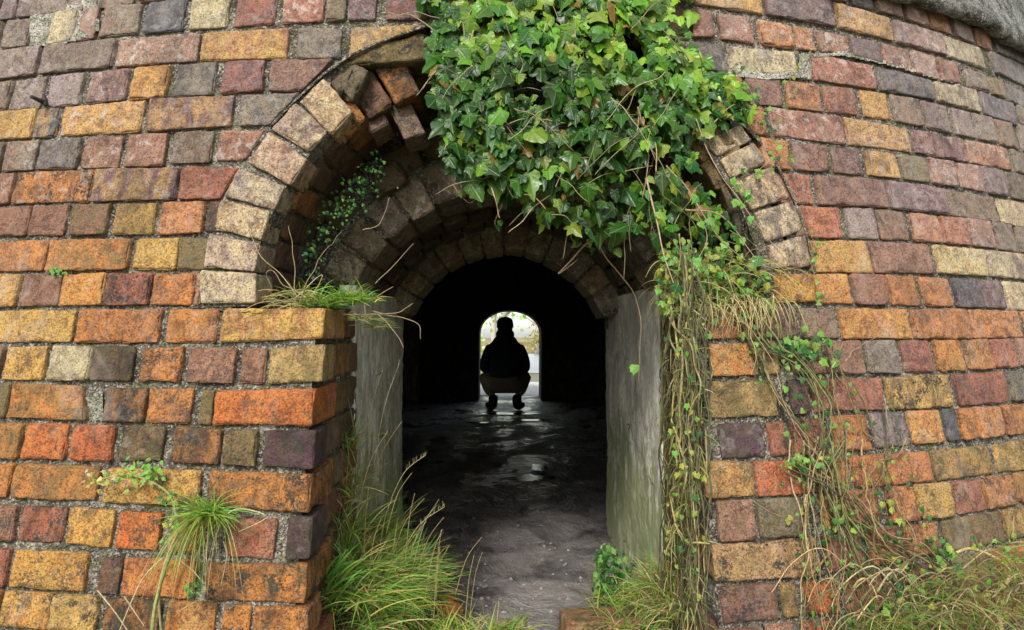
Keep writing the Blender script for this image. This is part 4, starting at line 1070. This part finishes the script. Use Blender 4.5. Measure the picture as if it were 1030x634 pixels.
# ---- grasses
def tuft(acc, C, n, rad, L0, L1, kinds, lean=(0, 0, 0), spread=.5, w=.0032, rz=.0, bend=1.0):
    for i in range(n):
        P = np.array([C[0] + random.gauss(0, rad), C[1] + random.gauss(0, rad), C[2] + random.uniform(-rz, rz)])
        dx, dy = random.gauss(0, spread), random.gauss(0, spread)
        dv = np.array([dx + lean[0], dy + lean[1], 1 + lean[2]])
        L = random.uniform(L0, L1)
        c = green(random.choice(kinds)) * random.uniform(.85, 1.45)
        blade(acc, P, dv, L, w * random.uniform(.6, 1.3), c, (dx * 1.6 * bend + lean[0] * .6, dy * 1.2 * bend, -random.uniform(.2, 1.6) * bend))
K1 = ['light', 'light', 'yellow', 'straw', 'olive', 'olive']
# big clump at the foot of the left pier
g, l = Acc(), Acc()
for i in range(30):
    t = random.random(); x = -.45 + .10 * random.random() + .20 * max(0, t - .4); y = 1.80 + .50 * random.random(); z = .25 * (1 - min(1, (x + .47) / .25)) + .05
    tuft(g, (x, y, z + .08 * random.random()), 110, .035, .07, .18, ['light', 'light', 'light', 'yellow', 'straw', 'olive'], lean=(.45, -.35, -.1), spread=.5)
for (x, y, z, n, L) in [(-.44, 2.02, .50, 60, .17), (-.44, 1.98, .38, 120, .19), (-.45, 1.95, .27, 120, .2), (-.45, 2.05, .62, 40, .14)]:
    tuft(g, (x, y, z), n, .018, .06, L, ['light', 'olive', 'yellow', 'straw'], lean=(.12, -.3, .1), spread=.32, rz=.03)
for i in range(12):
    x = -.36 + .38 * i / 12; tuft(g, (x, 1.93 + .10 * random.random(), .06 + .04 * random.random()), 130, .03, .05, .14, ['light', 'light', 'yellow', 'yellow', 'straw'], lean=(.35, -.3, -.15), spread=.55)
# bright wide blades by the pier corner
for i in range(16):
    a = random.uniform(-.1, .8); blade(l, (-.44 + random.uniform(-.02, .03), 1.78, .31 + random.uniform(-.03, .04)), (a * .7 + .2, -.3, 1), random.uniform(.08, .16), .008, green('light') * 1.2, (.5, 0, -.4))
for i in range(420):   # matted dead litter
    x = -.46 + .42 * random.random() ** 1.3; a = random.gauss(.3, .8)
    blade(l, (x, random.uniform(1.85, 2.12), random.uniform(.03, .30) * (1 - (x + .46) / .5)), (a, -.6, random.uniform(-.5, .6)), random.uniform(.05, .16), .003, green('straw') * random.uniform(.5, 1.0), (a * .5, -.2, -1.6))
for i in range(22):   # pale seed stalks
    x = -.44 + .35 * random.random(); z = .1 + .4 * random.random() * (1 - (x + .44) / .4); a = random.uniform(.1, .7)
    P = np.array([x, 2.0 + random.uniform(-.1, .1), z]); L = random.uniform(.14, .3)
    pts = smooth_path([P, P + np.array([a * .3, -.03, .6]) * L, P + np.array([a * .7, -.08, .95]) * L], 10); tube(l, pts, .0011, .0006, 4, ca=green('straw'), lf=lf0())
plant('grass_clump', 'large shaggy clump of grass at the foot of the left brick pier', 'grass', (-.4, 2.0, 0), [('blades', g, M_GRASS), ('stalks', l, M_GRASS)])

# tall seed heads beside left jamb
g = Acc()
for (x0, y0, x1, y1) in ((376, 470, 402, 365), (370, 455, 385, 372), (392, 505, 428, 458), (402, 560, 447, 510), (365, 440, 372, 400)):
    a_, b_ = plane_hit(x0, y0, 1, 2.08), plane_hit(x1, y1, 1, 2.03); m_ = (a_ + b_) / 2 + np.array([-.008, 0, .02])
    pts = smooth_path([a_, m_, b_], 14); tube(g, pts, .0013, .0008, 4, ca=np.array([.42, .36, .18]))
    for q in pts[7:]:
        for j in range(2): tube(g, [q, q + rng.normal(0, .003, 3) + np.array([.001, 0, .012])], .0007, .0002, 4, ca=np.array([.46, .40, .2]))
o = g.build('seed_stalks', M_STEM); tag(o, 'thin straw seed stalks standing before the left rendered jamb', 'grass')

# ledge grass left
g, l = Acc(), Acc()
for (px, py, n) in [(318, 300, 150), (335, 306, 150), (350, 312, 130), (362, 316, 70), (304, 302, 60)]:
    P = cone_hit(px, py, -.10); P[2] = 1.02 + .03 * random.random()
    tuft(g, P, n, .022, .03, .085, ['light', 'light', 'light', 'yellow'], spread=.6, lean=(0, -.3, 0))
for (px, py) in [(370, 322), (360, 322), (375, 330)]:
    P = cone_hit(px, py, -.25); tuft(g, P, 26, .015, .03, .09, ['olive', 'light', 'straw'], spread=.7, lean=(.2, -.4, -.4))
for pxs in ([(300,300),(285,278),(262,256),(250,232),(243,210)], [(297,300),(296,262),(290,228)], [(300,305),(318,264),(345,232)], [(295,302),(312,285),(325,276),(312,300)], [(300,296),(285,285),(275,272),(270,275),(275,290)], [(240,316),(262,306),(300,300)],
            [(378,286),(398,262),(416,246)], [(352,316),(380,298),(396,288)], [(365,232),(382,226),(394,200)], [(345,316),(395,316),(415,306)], [(375,314),(400,318),(420,328),(424,342)], [(380,316),(392,330),(405,350)]):
    pts = smooth_path([cone_hit(x, y, .02 if x < 330 else -.10) for x, y in pxs], 18)
    tube(l, wander(pts, .006, 24, random.randint(0, 99)), .0015, .0007, 5, ca=np.array([.40, .29, .15]) * random.uniform(.5, 1.0))
for i in range(60):
    P = cone_hit(random.uniform(268, 310), random.uniform(292, 308), -.03); a = random.gauss(0, .9)
    blade(g, P, (a, -.5, random.uniform(-.2, .7)), random.uniform(.03, .09), .0022, green('straw'), (a, -.2, -1))
plant('ledge_grass', 'bright green grass tuft with dry straw stalks on the left pier ledge', 'grass', cone_hit(325, 310), [('blades', g, M_GRASS), ('dry_stalks', l, M_STEM)])

# moss / fern trail in the soffit left
l = Acc()
for i in range(200):
    t = random.random(); x = np.interp(t, [0, .25, .6, 1], [312, 330, 352, 385]) + random.gauss(0, 7); y = np.interp(t, [0, .25, .6, 1], [268, 222, 196, 162]) + random.gauss(0, 11)
    P = cone_hit(x, y, -.16 + random.uniform(-.06, .05))
    ivy_leaf(l, P, (.5 + random.gauss(0, .5), -1, random.uniform(-.2, .8)), (random.gauss(0, .8), 0, -1), random.uniform(.005, .013), green('dark') * random.uniform(.7, 1.3))
o = l.build('moss_plant', M_LEAF); tag(o, 'dark mossy weed growing along the underside of the arch on the left', 'moss')

# tuft on the wall, lower left
g, l = Acc(), Acc()
P = cone_hit(214, 518, .015)
tuft(g, P, 230, .013, .05, .13, ['light', 'light', 'yellow'], spread=.55, lean=(-.1, -.5, -.2), bend=1.5)
for i in range(110):
    a = random.gauss(-.3, .5); blade(g, P + np.array([random.gauss(0, .02), -.01, 0]), (a, -.8, random.uniform(-.2, .5)), random.uniform(.12, .24), .0026, green(random.choice(['light', 'straw', 'yellow', 'olive'])), (a * .3 - .1, .2, -2.6), 9)
for pxs in ([(216,520),(190,530),(180,560),(195,575),(207,596),(180,615)], [(225,545),(228,560),(222,590)], [(222,522),(240,512),(268,520),(240,535)], [(98,594),(115,615),(132,640)], [(165,560),(142,585),(118,640)], [(125,600),(145,630)]):
    pts = smooth_path([cone_hit(x, y, .03) for x, y in pxs], 18); tube(l, pts, .0018, .001, 5, ca=np.array([.42, .36, .2]) * random.uniform(.7, 1.1))
plant('wall_grass', 'grass tuft sprouting from a joint in the lower left brickwork', 'grass', P, [('blades', g, M_GRASS), ('dry_stalks', l, M_STEM)])

# flowering weed, lower left
l, s = Acc(), Acc()
stem = [(152,645),(156,610),(165,575),(176,545),(178,525),(172,500),(158,488),(140,480),(120,478),(104,482)]
pts = smooth_path([cone_hit(x, y, .05) for x, y in stem], 44); tube(s, pts, .0045, .0018, 7, ca=np.array([.20, .24, .07]))
pts = smooth_path([cone_hit(x, y, .045) for x, y in [(166,575),(160,600),(163,645)]], 12); tube(s, pts, .003, .003, 6, ca=np.array([.2, .17, .08]))
for (x, y, n, sp_, kinds, s0, s1) in [(150, 474, 26, 8, ['light'], .012, .022), (130, 478, 26, 9, ['yellow', 'light'], .010, .018), (100, 482, 26, 8, ['straw', 'yellow'], .008, .014), (172, 500, 12, 6, ['dark', 'light'], .01, .018), (176, 528, 10, 5, ['yellow', 'light'], .012, .022), (168, 545, 6, 5, ['light'], .01, .015), (195, 592, 18, 6, ['dark'], .008, .016)]:
    for i in range(n): ivy_leaf(l, cone_hit(x + random.gauss(0, sp_), y + random.gauss(0, sp_ * .6), .05 + random.uniform(-.01, .02)), (random.gauss(0, .5), -1, random.uniform(0, 1)), (random.gauss(0, .8), 0, -.6), random.uniform(s0, s1), green(random.choice(kinds)) * 1.15, .7)
plant('weed', 'tall pale stemmed weed bending over the lower left bricks', 'weed', cone_hit(152, 640), [('leaves', l, M_LEAF), ('stem', s, M_STEM)])

# moss tuft on wall left
l = Acc()
for i in range(40): ivy_leaf(l, cone_hit(58 + random.gauss(0, 4.5), 273 + random.gauss(0, 2), .008), (random.gauss(0, .5), -1, .6), (random.gauss(0, 1), 0, -1), random.uniform(.004, .008), green('light'))
o = l.build('moss_tuft', M_LEAF); tag(o, 'tiny bright green moss tuft in a joint of the left wall', 'moss')

# weeds at foot of right jamb
l, g = Acc(), Acc()
for i in range(230):
    x = random.triangular(594, 640, 606); y = random.uniform(545 + abs(x - 612) * .8, 604)
    P = plane_hit(x, y, 1, random.uniform(2.25, 2.5)); ivy_leaf(l, P, (random.gauss(0, .6), -1, random.uniform(.1, 1.2)), (random.gauss(0, .8), -.3, -.8), random.uniform(.014, .030), green(random.choice(['dark', 'dark', 'light'])), .7)
plant('leafy_weed', 'dark leafy weed at the foot of the right rendered jamb', 'weed', (.33, 2.4, 0), [('leaves', l, M_LEAF)])
g = Acc()
for i in range(22):
    x = .27 + .24 * random.random(); y = 2.0 + .25 * random.random()
    tuft(g, (x, y, .0 + .1 * random.random() + .12 * max(0, (x - .4) / .1)), 42, .03, .05, .16, K1, lean=(-.15, -.3, 0), spread=.5)
for i in range(10): tuft(g, (.47 + random.uniform(-.02, .02), 1.9 + .2 * random.random(), .08 + .25 * random.random()), 30, .02, .06, .15, ['straw', 'olive', 'light'], lean=(-.2, -.4, -.1), spread=.5)
o = g.build('right_grass'.replace('right_', 'jamb_'), M_GRASS); tag(o, 'scruffy grass with straw below the root curtain at the right threshold', 'grass')

# ------------------------------------------------------------------ loose bricks and stones
def loose(name, label, C, size, rot, code, cat, mat=M_BRICK, group=None, pr=(.6, .6, .2), rr=.012, amp=2.0):
    a = Acc(); L, H, D = size
    q = [np.array([-L / 2, -D / 2, H]), np.array([L / 2, -D / 2, H]), np.array([L / 2, -D / 2, 0]), np.array([-L / 2, -D / 2, 0])]
    ca, cb = colpair(code); rbrick(a, q, np.array([0, D, 0]), ca, cb, pr, r=rr, res=.01, wres=.012, amp=amp)
    q2 = [np.array([L / 2, D / 2 , H]), np.array([-L / 2, D / 2 , H]), np.array([-L / 2, D / 2 , 0]), np.array([L / 2, D / 2 , 0])]
    rbrick(a, q2, np.array([0, -D * .5, 0]), ca, cb, pr, r=rr, res=.01, wres=.02, amp=amp)
    o = a.build(name, mat); o.location = C; o.rotation_euler = rot
    return tag(o, label, cat, group)
loose('loose_brick', 'worn orange brick lying across the right side of the threshold', (.275, 2.06, .03), (.22, .10, .12), (0, .05, R(8)), 'bt', 'brick')
loose('loose_brick', 'orange brick end poking out of the grass clump', (-.18, 2.16, .08), (.07, .06, .08), (.2, .3, .5), 'om', 'brick', rr=.015)
M_ST = mat_brick('grey_stone', 1.1, .5)
for i, (x, y, s_, lab) in enumerate([(.005, 2.26, .034, 'larger grey pebble on the threshold floor, left of the pair'), (.055, 2.30, .026, 'smaller pale pebble on the threshold floor, right of the pair'), (.028, 2.20, .03, 'flat grey stone at the very front of the threshold floor'), (.10, 2.18, .022, 'small grey stone near the loose orange brick')]):
    loose('stone', lab, (x, y, .0), (s_ * 1.3, s_, s_ * 1.1), (random.uniform(-.2, .2), random.uniform(-.2, .2), random.uniform(0, 3)), 'gc', 'stone', M_ST, 'pebbles on the threshold', (.3, .1, .4), rr=s_ * .3, amp=2)
# grit at the threshold
g = Acc()
for i in range(240):
    x, y = random.gauss(.05, .22), 2.05 + 1.6 * random.random() ** 1.7; s_ = random.choice([.002, .003, .004, .006, .009])
    ico = np.array([[0, 0, 1], [1, 0, 0], [0, 1, 0], [-1, 0, 0], [0, -1, 0], [0, 0, -1]], float) + rng.normal(0, .2, (6, 3))
    g.add(ico * s_ + np.array([x, y, .009]), [(0, 1, 2), (0, 2, 3), (0, 3, 4), (0, 4, 1), (5, 2, 1), (5, 3, 2), (5, 4, 3), (5, 1, 4)])
o = g.build('grit', mat_simple('grit', (.12, .11, .10), (.30, .28, .25), 60, .9), smooth=False); o['kind'] = 'stuff'; o['label'] = 'loose grit scattered on the threshold floor'; o['category'] = 'grit'

# ------------------------------------------------------------------ person
PX, PY = 0.0, 8.72
def skin_obj(name, verts, edges, mat, parent, root=0, sub=2):
    me = bpy.data.meshes.new(name); bm = bmesh.new(); ly = bm.verts.layers.skin.verify()
    vs = []
    for i, (p, r) in enumerate(verts):
        v = bm.verts.new(p); rr_ = r if isinstance(r, tuple) else (r, r); v[ly].radius = rr_; v[ly].use_root = (i == root); vs.append(v)
    for a, b_ in edges: bm.edges.new((vs[a], vs[b_]))
    bm.to_mesh(me); bm.free(); me.materials.append(mat)
    o = bpy.data.objects.new(name, me); COL.objects.link(o)
    sk = o.modifiers.new('skin', 'SKIN'); sk.use_smooth_shade = True
    sb = o.modifiers.new('sub', 'SUBSURF'); sb.levels = sub; sb.render_levels = sub
    if parent is not None: o.parent = parent
    return o
def fabric(name, c, sc=90): return mat_simple(name, tuple(x * .8 for x in c), tuple(x * 1.2 for x in c), sc, .9, .4, .002, .2)
per = empty('person', 'person in dark jacket and cap crouching with a backpack before the far doorway', 'person', (PX, PY, .0))
skinm = mat_simple('skin', (.42, .25, .17), (.46, .28, .2), 40, .6, .1, .001)
# body: pelvis at index 0; y forward (+Y is where the person faces)
bv = [((0, -.02, .36), (.13, .11)), ((0, .02, .50), (.12, .10)), ((0, .06, .66), (.135, .10)), ((0, .07, .80), (.12, .085)), ((0, .075, .90), .05), ((0, .085, .96), .05), ((0, .09, 1.03), (.082, .092)), ((0, .10, 1.11), (.066, .074))]
be = [(0, 1), (1, 2), (2, 3), (3, 4), (4, 5), (5, 6), (6, 7)]
def add(v, r, p): bv.append((v, r)); be.append((p, len(bv) - 1)); return len(bv) - 1
for sx in (-1, 1):
    sh = add((sx * .17, .07, .76), .055, 3); el = add((sx * .27, .16, .52), .042, sh); wr = add((sx * .10, .42, .62), .028, el); hd = add((sx * .06, .48, .65), (.036, .02), wr)
    for k, (dx, dz, L) in enumerate([(.0, .035, .07), (-.01, .018, .078), (-.012, .0, .074), (-.01, -.018, .06)]):
        f1 = add((sx * (.05 + dx), .50 + L * .3, .655 + dz), .0095, hd); add((sx * (.03 + dx), .49 + L * .7, .655 + dz), .008, f1)
    th = add((sx * .05, .465, .69), .011, hd); add((sx * .035, .49, .71), .009, th)
    hp = add((sx * .10, -.0, .34), .095, 0); kn = add((sx * (.235 if sx < 0 else .27), .33, .46), .065, hp); ank = add((sx * .15 + (0.0), .06, .12), .042, kn); add((sx * .16, .20, .05), (.04, .03), ank)
skin_obj('body', bv, be, skinm, per)
# face and ears (facing +Y)
a = Acc()
def ball(acc, c, r, n=10):
    c = np.array(c); r = np.array(r); V = [c + r * np.array([math.sin(p) * math.cos(q), math.sin(p) * math.sin(q), math.cos(p)]) for p in np.linspace(0, PI, n) for q in np.linspace(0, 2 * PI, n * 2, endpoint=False)]
    m = n * 2; acc.add(V, [(i * m + j, (i + 1) * m + j, (i + 1) * m + (j + 1) % m, i * m + (j + 1) % m) for i in range(n - 1) for j in range(m)])
for sx in (-1, 1):
    ball(a, (PX + sx * .084, PY + .09, 1.03), (.012, .02, .03)); a.build('ear', skinm, per); a = Acc()
ball(a, (PX, PY + .185, 1.02), (.013, .02, .022))
a.build('nose', skinm, per)
a = Acc()
for sx in (-1, 1):
    ball(a, (PX + sx * .03, PY + .170, 1.05), (.012, .012, .008)); a.build('eye', fabric('eye_dark', (.05, .03, .02)), per); a = Acc()
ball(a, (PX, PY + .165, .985), (.026, .012, .006)); a.build('mouth', fabric('dark_features', (.05, .02, .02)), per)
# cap and hair
a = Acc(); ball(a, (PX, PY + .085, 1.075), (.098, .11, .08), 14); 
cr = [(.108, 1.04), (.106, 1.09), (.098, 1.13), (.078, 1.16), (.042, 1.176), (0.001, 1.18)]
V = [np.array([PX + r * math.cos(q), PY + .085 + r * 1.12 * math.sin(q), z]) for r, z in cr for q in np.linspace(0, 2 * PI, 28, endpoint=False)]
a.add(V, [(i * 28 + j, i * 28 + (j + 1) % 28, (i + 1) * 28 + (j + 1) % 28, (i + 1) * 28 + j) for i in range(5) for j in range(28)])
V = [np.array([PX + .088 * math.cos(q) * k2, PY + .085 + (.10 + .075 * (k2 - 1) * 8) * math.sin(q), 1.066 - .01 * (k2 - 1) * 8]) for k2 in (1.0, 1.12) for q in np.linspace(.15, PI - .15, 16)]
a.add(V, [(j, j + 1, 17 + j, 16 + j) for j in range(15)])
a.build('cap', fabric('cap_cloth', (.012, .012, .014)), per)
a = Acc(); ball(a, (PX, PY + .065, 1.015), (.082, .085, .07), 12); a.build('hair', fabric('hair', (.012, .009, .007)), per)
# jacket (with collar), sleeves
jv = [((0, -.04, .375), (.21, .14)), ((0, .0, .50), (.21, .15)), ((0, .05, .66), (.22, .15)), ((0, .06, .79), (.20, .14)), ((0, .065, .885), (.15, .12)), ((0, .07, .975), (.105, .10))]
je = [(0, 1), (1, 2), (2, 3), (3, 4), (4, 5)]
def addj(v, r, p): jv.append((v, r)); je.append((p, len(jv) - 1)); return len(jv) - 1
for sx in (-1, 1):
    sh = addj((sx * .19, .065, .745), .10, 3); mid = addj((sx * .235, .10, .64), .092, sh); el = addj((sx * .26, .15, .50), .08, mid); addj((sx * .12, .38, .58), .05, el)
a = Acc(); ball(a, (PX, PY + .045, .955), (.118, .10, .085), 12); a.build('hood', fabric('hood_cloth', (.02, .022, .03)), per)
skin_obj('jacket', jv, je, fabric('dark_jacket', (.022, .026, .035)), per)
# trousers
tv = [((0, -.05, .325), (.19, .12)), ((0, .0, .43), (.15, .11))]; te = [(0, 1)]
for sx in (-1, 1):
    tv.append(((sx * .13, -.01, .33), .12)); i = len(tv) - 1; te.append((0, i)); tv.append(((sx * .22, .16, .38), .11)); te.append((i, i + 1)); tv.append(((sx * .26, .30, .43), .095)); te.append((i + 1, i + 2)); tv.append(((sx * .21, .19, .28), .085)); te.append((i + 2, i + 3)); tv.append(((sx * .16, .08, .19), .07)); te.append((i + 3, i + 4))
skin_obj('trousers', tv, te, fabric('khaki', (.26, .20, .13)), per)
for sx in (-1, 1):
    skin_obj('boot', [((sx * .145, .07, .21), .066), ((sx * .15, .055, .12), (.066, .06)), ((sx * .155, .04, .055), (.062, .052)), ((sx * .20, .15, .05), (.060, .042)), ((sx * .235, .23, .04), (.048, .03))], [(0, 1), (1, 2), (2, 3), (3, 4)], fabric('boot_leather', (.012, .011, .012)), per)
# backpack
def softbox(acc, c, hs, r, amp, seed, n=14):
    us = np.linspace(-1, 1, n)
    for ax in range(3):
        for sg in (-1, 1):
            A, B = np.meshgrid(us, us, indexing='ij'); P = np.zeros((n * n, 3)); o1, o2 = [k for k in range(3) if k != ax]
            P[:, ax] = sg; P[:, o1] = A.ravel(); P[:, o2] = B.ravel(); P = P * np.array(hs)
            q = np.clip(P, -(np.array(hs) - r), np.array(hs) - r); d_ = P - q; ln = np.linalg.norm(d_, axis=1, keepdims=True); ln[ln < 1e-9] = 1
            nl = d_ / ln; P = q + nl * r; P += nl * (amp * vnoise(P, 12, seed))[:, None]
            idx = np.arange(n * n).reshape(n, n); f = np.stack([idx[:-1, :-1], idx[1:, :-1], idx[1:, 1:], idx[:-1, 1:]], -1).reshape(-1, 4)
            acc.add(P + np.array(c), f)
bp = Acc(); softbox(bp, (PX + .01, PY - .16, .66), (.13, .075, .21), .055, .01, 3); bpo = bp.build('backpack', fabric('pack_cloth', (.05, .065, .09)), per)
a = Acc(); softbox(a, (PX + .02, PY - .245, .60), (.085, .03, .10), .025, .006, 4); a.build('pocket', fabric('pack_pocket', (.10, .13, .18)), bpo)
a = Acc()
for sx in (-1, 1):
    pts = smooth_path([(PX + sx * .09, PY - .12, .85), (PX + sx * .11, PY + .03, .895), (PX + sx * .13, PY + .17, .78), (PX + sx * .14, PY + .15, .60), (PX + sx * .12, PY - .08, .50)], 20); tube(a, pts, .014, .012, 6)
a.build('shoulder_straps', fabric('strap_webbing', (.02, .022, .025)), bpo)
bpo.parent = per

# ------------------------------------------------------------------ trees and bushes beyond the far doorway
def tree(name, label, x, y, h, crown, nl, cols, seed, trunk=.12, bark=(.30, .27, .23), bare=0, leafs=.1, z0=0):
    random.seed(seed)
    tr, cw = Acc(), Acc(); base = np.array([x, y, z0])
    tips = []
    def grow(p, dv, L, r, dep):
        n = 5; pts = [p]; q = p.copy(); dd = dv.copy()
        for i in range(n):
            dd = dd + np.array([random.gauss(0, .16), random.gauss(0, .16), random.gauss(.03, .1)]); dd /= np.linalg.norm(dd); q = q + dd * L / n; pts.append(q)
        tube(tr, pts, r, r * .6, 6 if dep < 2 else 4, ca=np.array(bark) * random.uniform(.8, 1.2))
        if dep >= 3: tips.append(q); return
        for k in range(random.choice([3, 4])):
            a = random.uniform(0, 2 * PI); sp_ = random.uniform(.4, 1.0)
            nd = dd + sp_ * np.array([math.cos(a), math.sin(a), random.uniform(-.1, .5)]); nd /= np.linalg.norm(nd)
            grow(pts[random.choice([2, 3, 4, 5])], nd, L * random.uniform(.5, .75), r * .5, dep + 1)
        tips.append(q)
    for s_ in range(2): grow(base + np.array([random.uniform(-.2, .2), 0, 0]), np.array([random.uniform(-.3, .3), 0, 1.]), h * .5, trunk, 0)
    tips_ = tips
    for i in range(nl):
        c = random.choice(tips_) + rng.normal(0, crown, 3) 
        if c[2] < .15: c[2] = random.uniform(.1, .8)
        s_ = leafs * random.uniform(.6, 1.4); nrm = rng.normal(0, 1, 3); t_ = rng.normal(0, 1, 3)
        xx, yy, nn = leaf_basis(nrm, t_)
        V = [c, c + xx * s_ * .4 + yy * s_ * .5, c + yy * s_, c - xx * s_ * .4 + yy * s_ * .5]
        cw.add(V, [(0, 1, 2, 3)], ca=np.array(random.choice(cols)) * random.uniform(.7, 1.3), lf=lf0())
    e = empty(name, label, 'tree' if 'tree' in name else 'bush', tuple(base))
    tr.build('trunk', M_STEM, e); cw.build('crown', M_GRASS, e)
LG = [(.42, .62, .22), (.32, .52, .16), (.55, .62, .36)]
PG = [(.62, .61, .5), (.7, .7, .6), (.5, .52, .38)]  # overexposed daylight outside is put into these pale leaf colours and the pale bark
tree('tree', 'leafy green tree seen at the upper left of the far doorway', -.9, 17.5, 4.0, .38, 1500, LG, 11, .10, leafs=.12)
tree('pale_tree', 'pale bare branched tree beyond the lake, right of the capped head', 1.6, 34.5, 7, .8, 700, PG, 12, .16, bark=(.62, .58, .52), leafs=.18)
tree('pale_tree', 'pale bare branched tree beyond the lake, left of the crouching person', -2.6, 30, 7, .8, 800, PG + LG, 13, .16, bark=(.62, .58, .52), leafs=.18)
tree('pale_tree', 'pale tree behind the crouching person on the far bank', -.4, 38, 8, .9, 900, PG + LG[:1], 14, .16, bark=(.62, .58, .52), leafs=.2)
tree('pale_tree', 'pale tree at the far right end of the bank', 4.2, 40, 9, .9, 700, PG, 17, .16, bark=(.62, .58, .52), leafs=.2)
tree('bush', 'low scrubby bush outside the left of the far doorway', -.95, 13.4, .8, .16, 1100, LG + PG, 15, .03, leafs=.06)
tree('bush', 'ochre waterside bush on the bank right of the person', 2.0, 33.2, 1.0, .3, 900, [(.40, .33, .10), (.34, .30, .12)], 16, .03, leafs=.12)
random.seed(99)

# ------------------------------------------------------------------ light
w = bpy.data.worlds.new('World'); S.world = w; w.use_nodes = True
nt = w.node_tree; nt.nodes.clear()
ow = nt.nodes.new('ShaderNodeOutputWorld'); bg = nt.nodes.new('ShaderNodeBackground'); sky = nt.nodes.new('ShaderNodeTexSky')
sky.sky_type = 'NISHITA'; sky.sun_disc = False; SUN_EL, SUN_AZ = R(41), R(199)
sky.sun_elevation = SUN_EL; sky.sun_rotation = SUN_AZ; sky.dust_density = 1.5; sky.air_density = 1.0; sky.ozone_density = 1.0
hs = nt.nodes.new('ShaderNodeHueSaturation'); hs.inputs['Saturation'].default_value = .35
nt.links.new(sky.outputs[0], hs.inputs['Color']); nt.links.new(hs.outputs[0], bg.inputs[0]); bg.inputs[1].default_value = .115
nt.links.new(bg.outputs[0], ow.inputs[0])
sd = bpy.data.lights.new('sun', 'SUN'); so = bpy.data.objects.new('sun', sd); COL.objects.link(so)
sd.energy = 1.7; sd.angle = R(12); sd.color = (1, .97, .92)
# direction towards the sun: behind the camera, a little to the left
dirs = Vector((math.sin(SUN_AZ) * math.cos(SUN_EL), math.cos(SUN_AZ) * math.cos(SUN_EL), math.sin(SUN_EL)))
so.rotation_euler = dirs.to_track_quat('Z', 'Y').to_euler()
so.location = (0, -5, 8)

S.render.engine = 'CYCLES'
S.view_settings.view_transform = 'Standard'; S.view_settings.look = 'None'; S.view_settings.gamma = 1; S.view_settings.exposure = 1.38
S.cycles.max_bounces = 8; S.cycles.diffuse_bounces = 4
S.render.resolution_x = 1024; S.render.resolution_y = 630
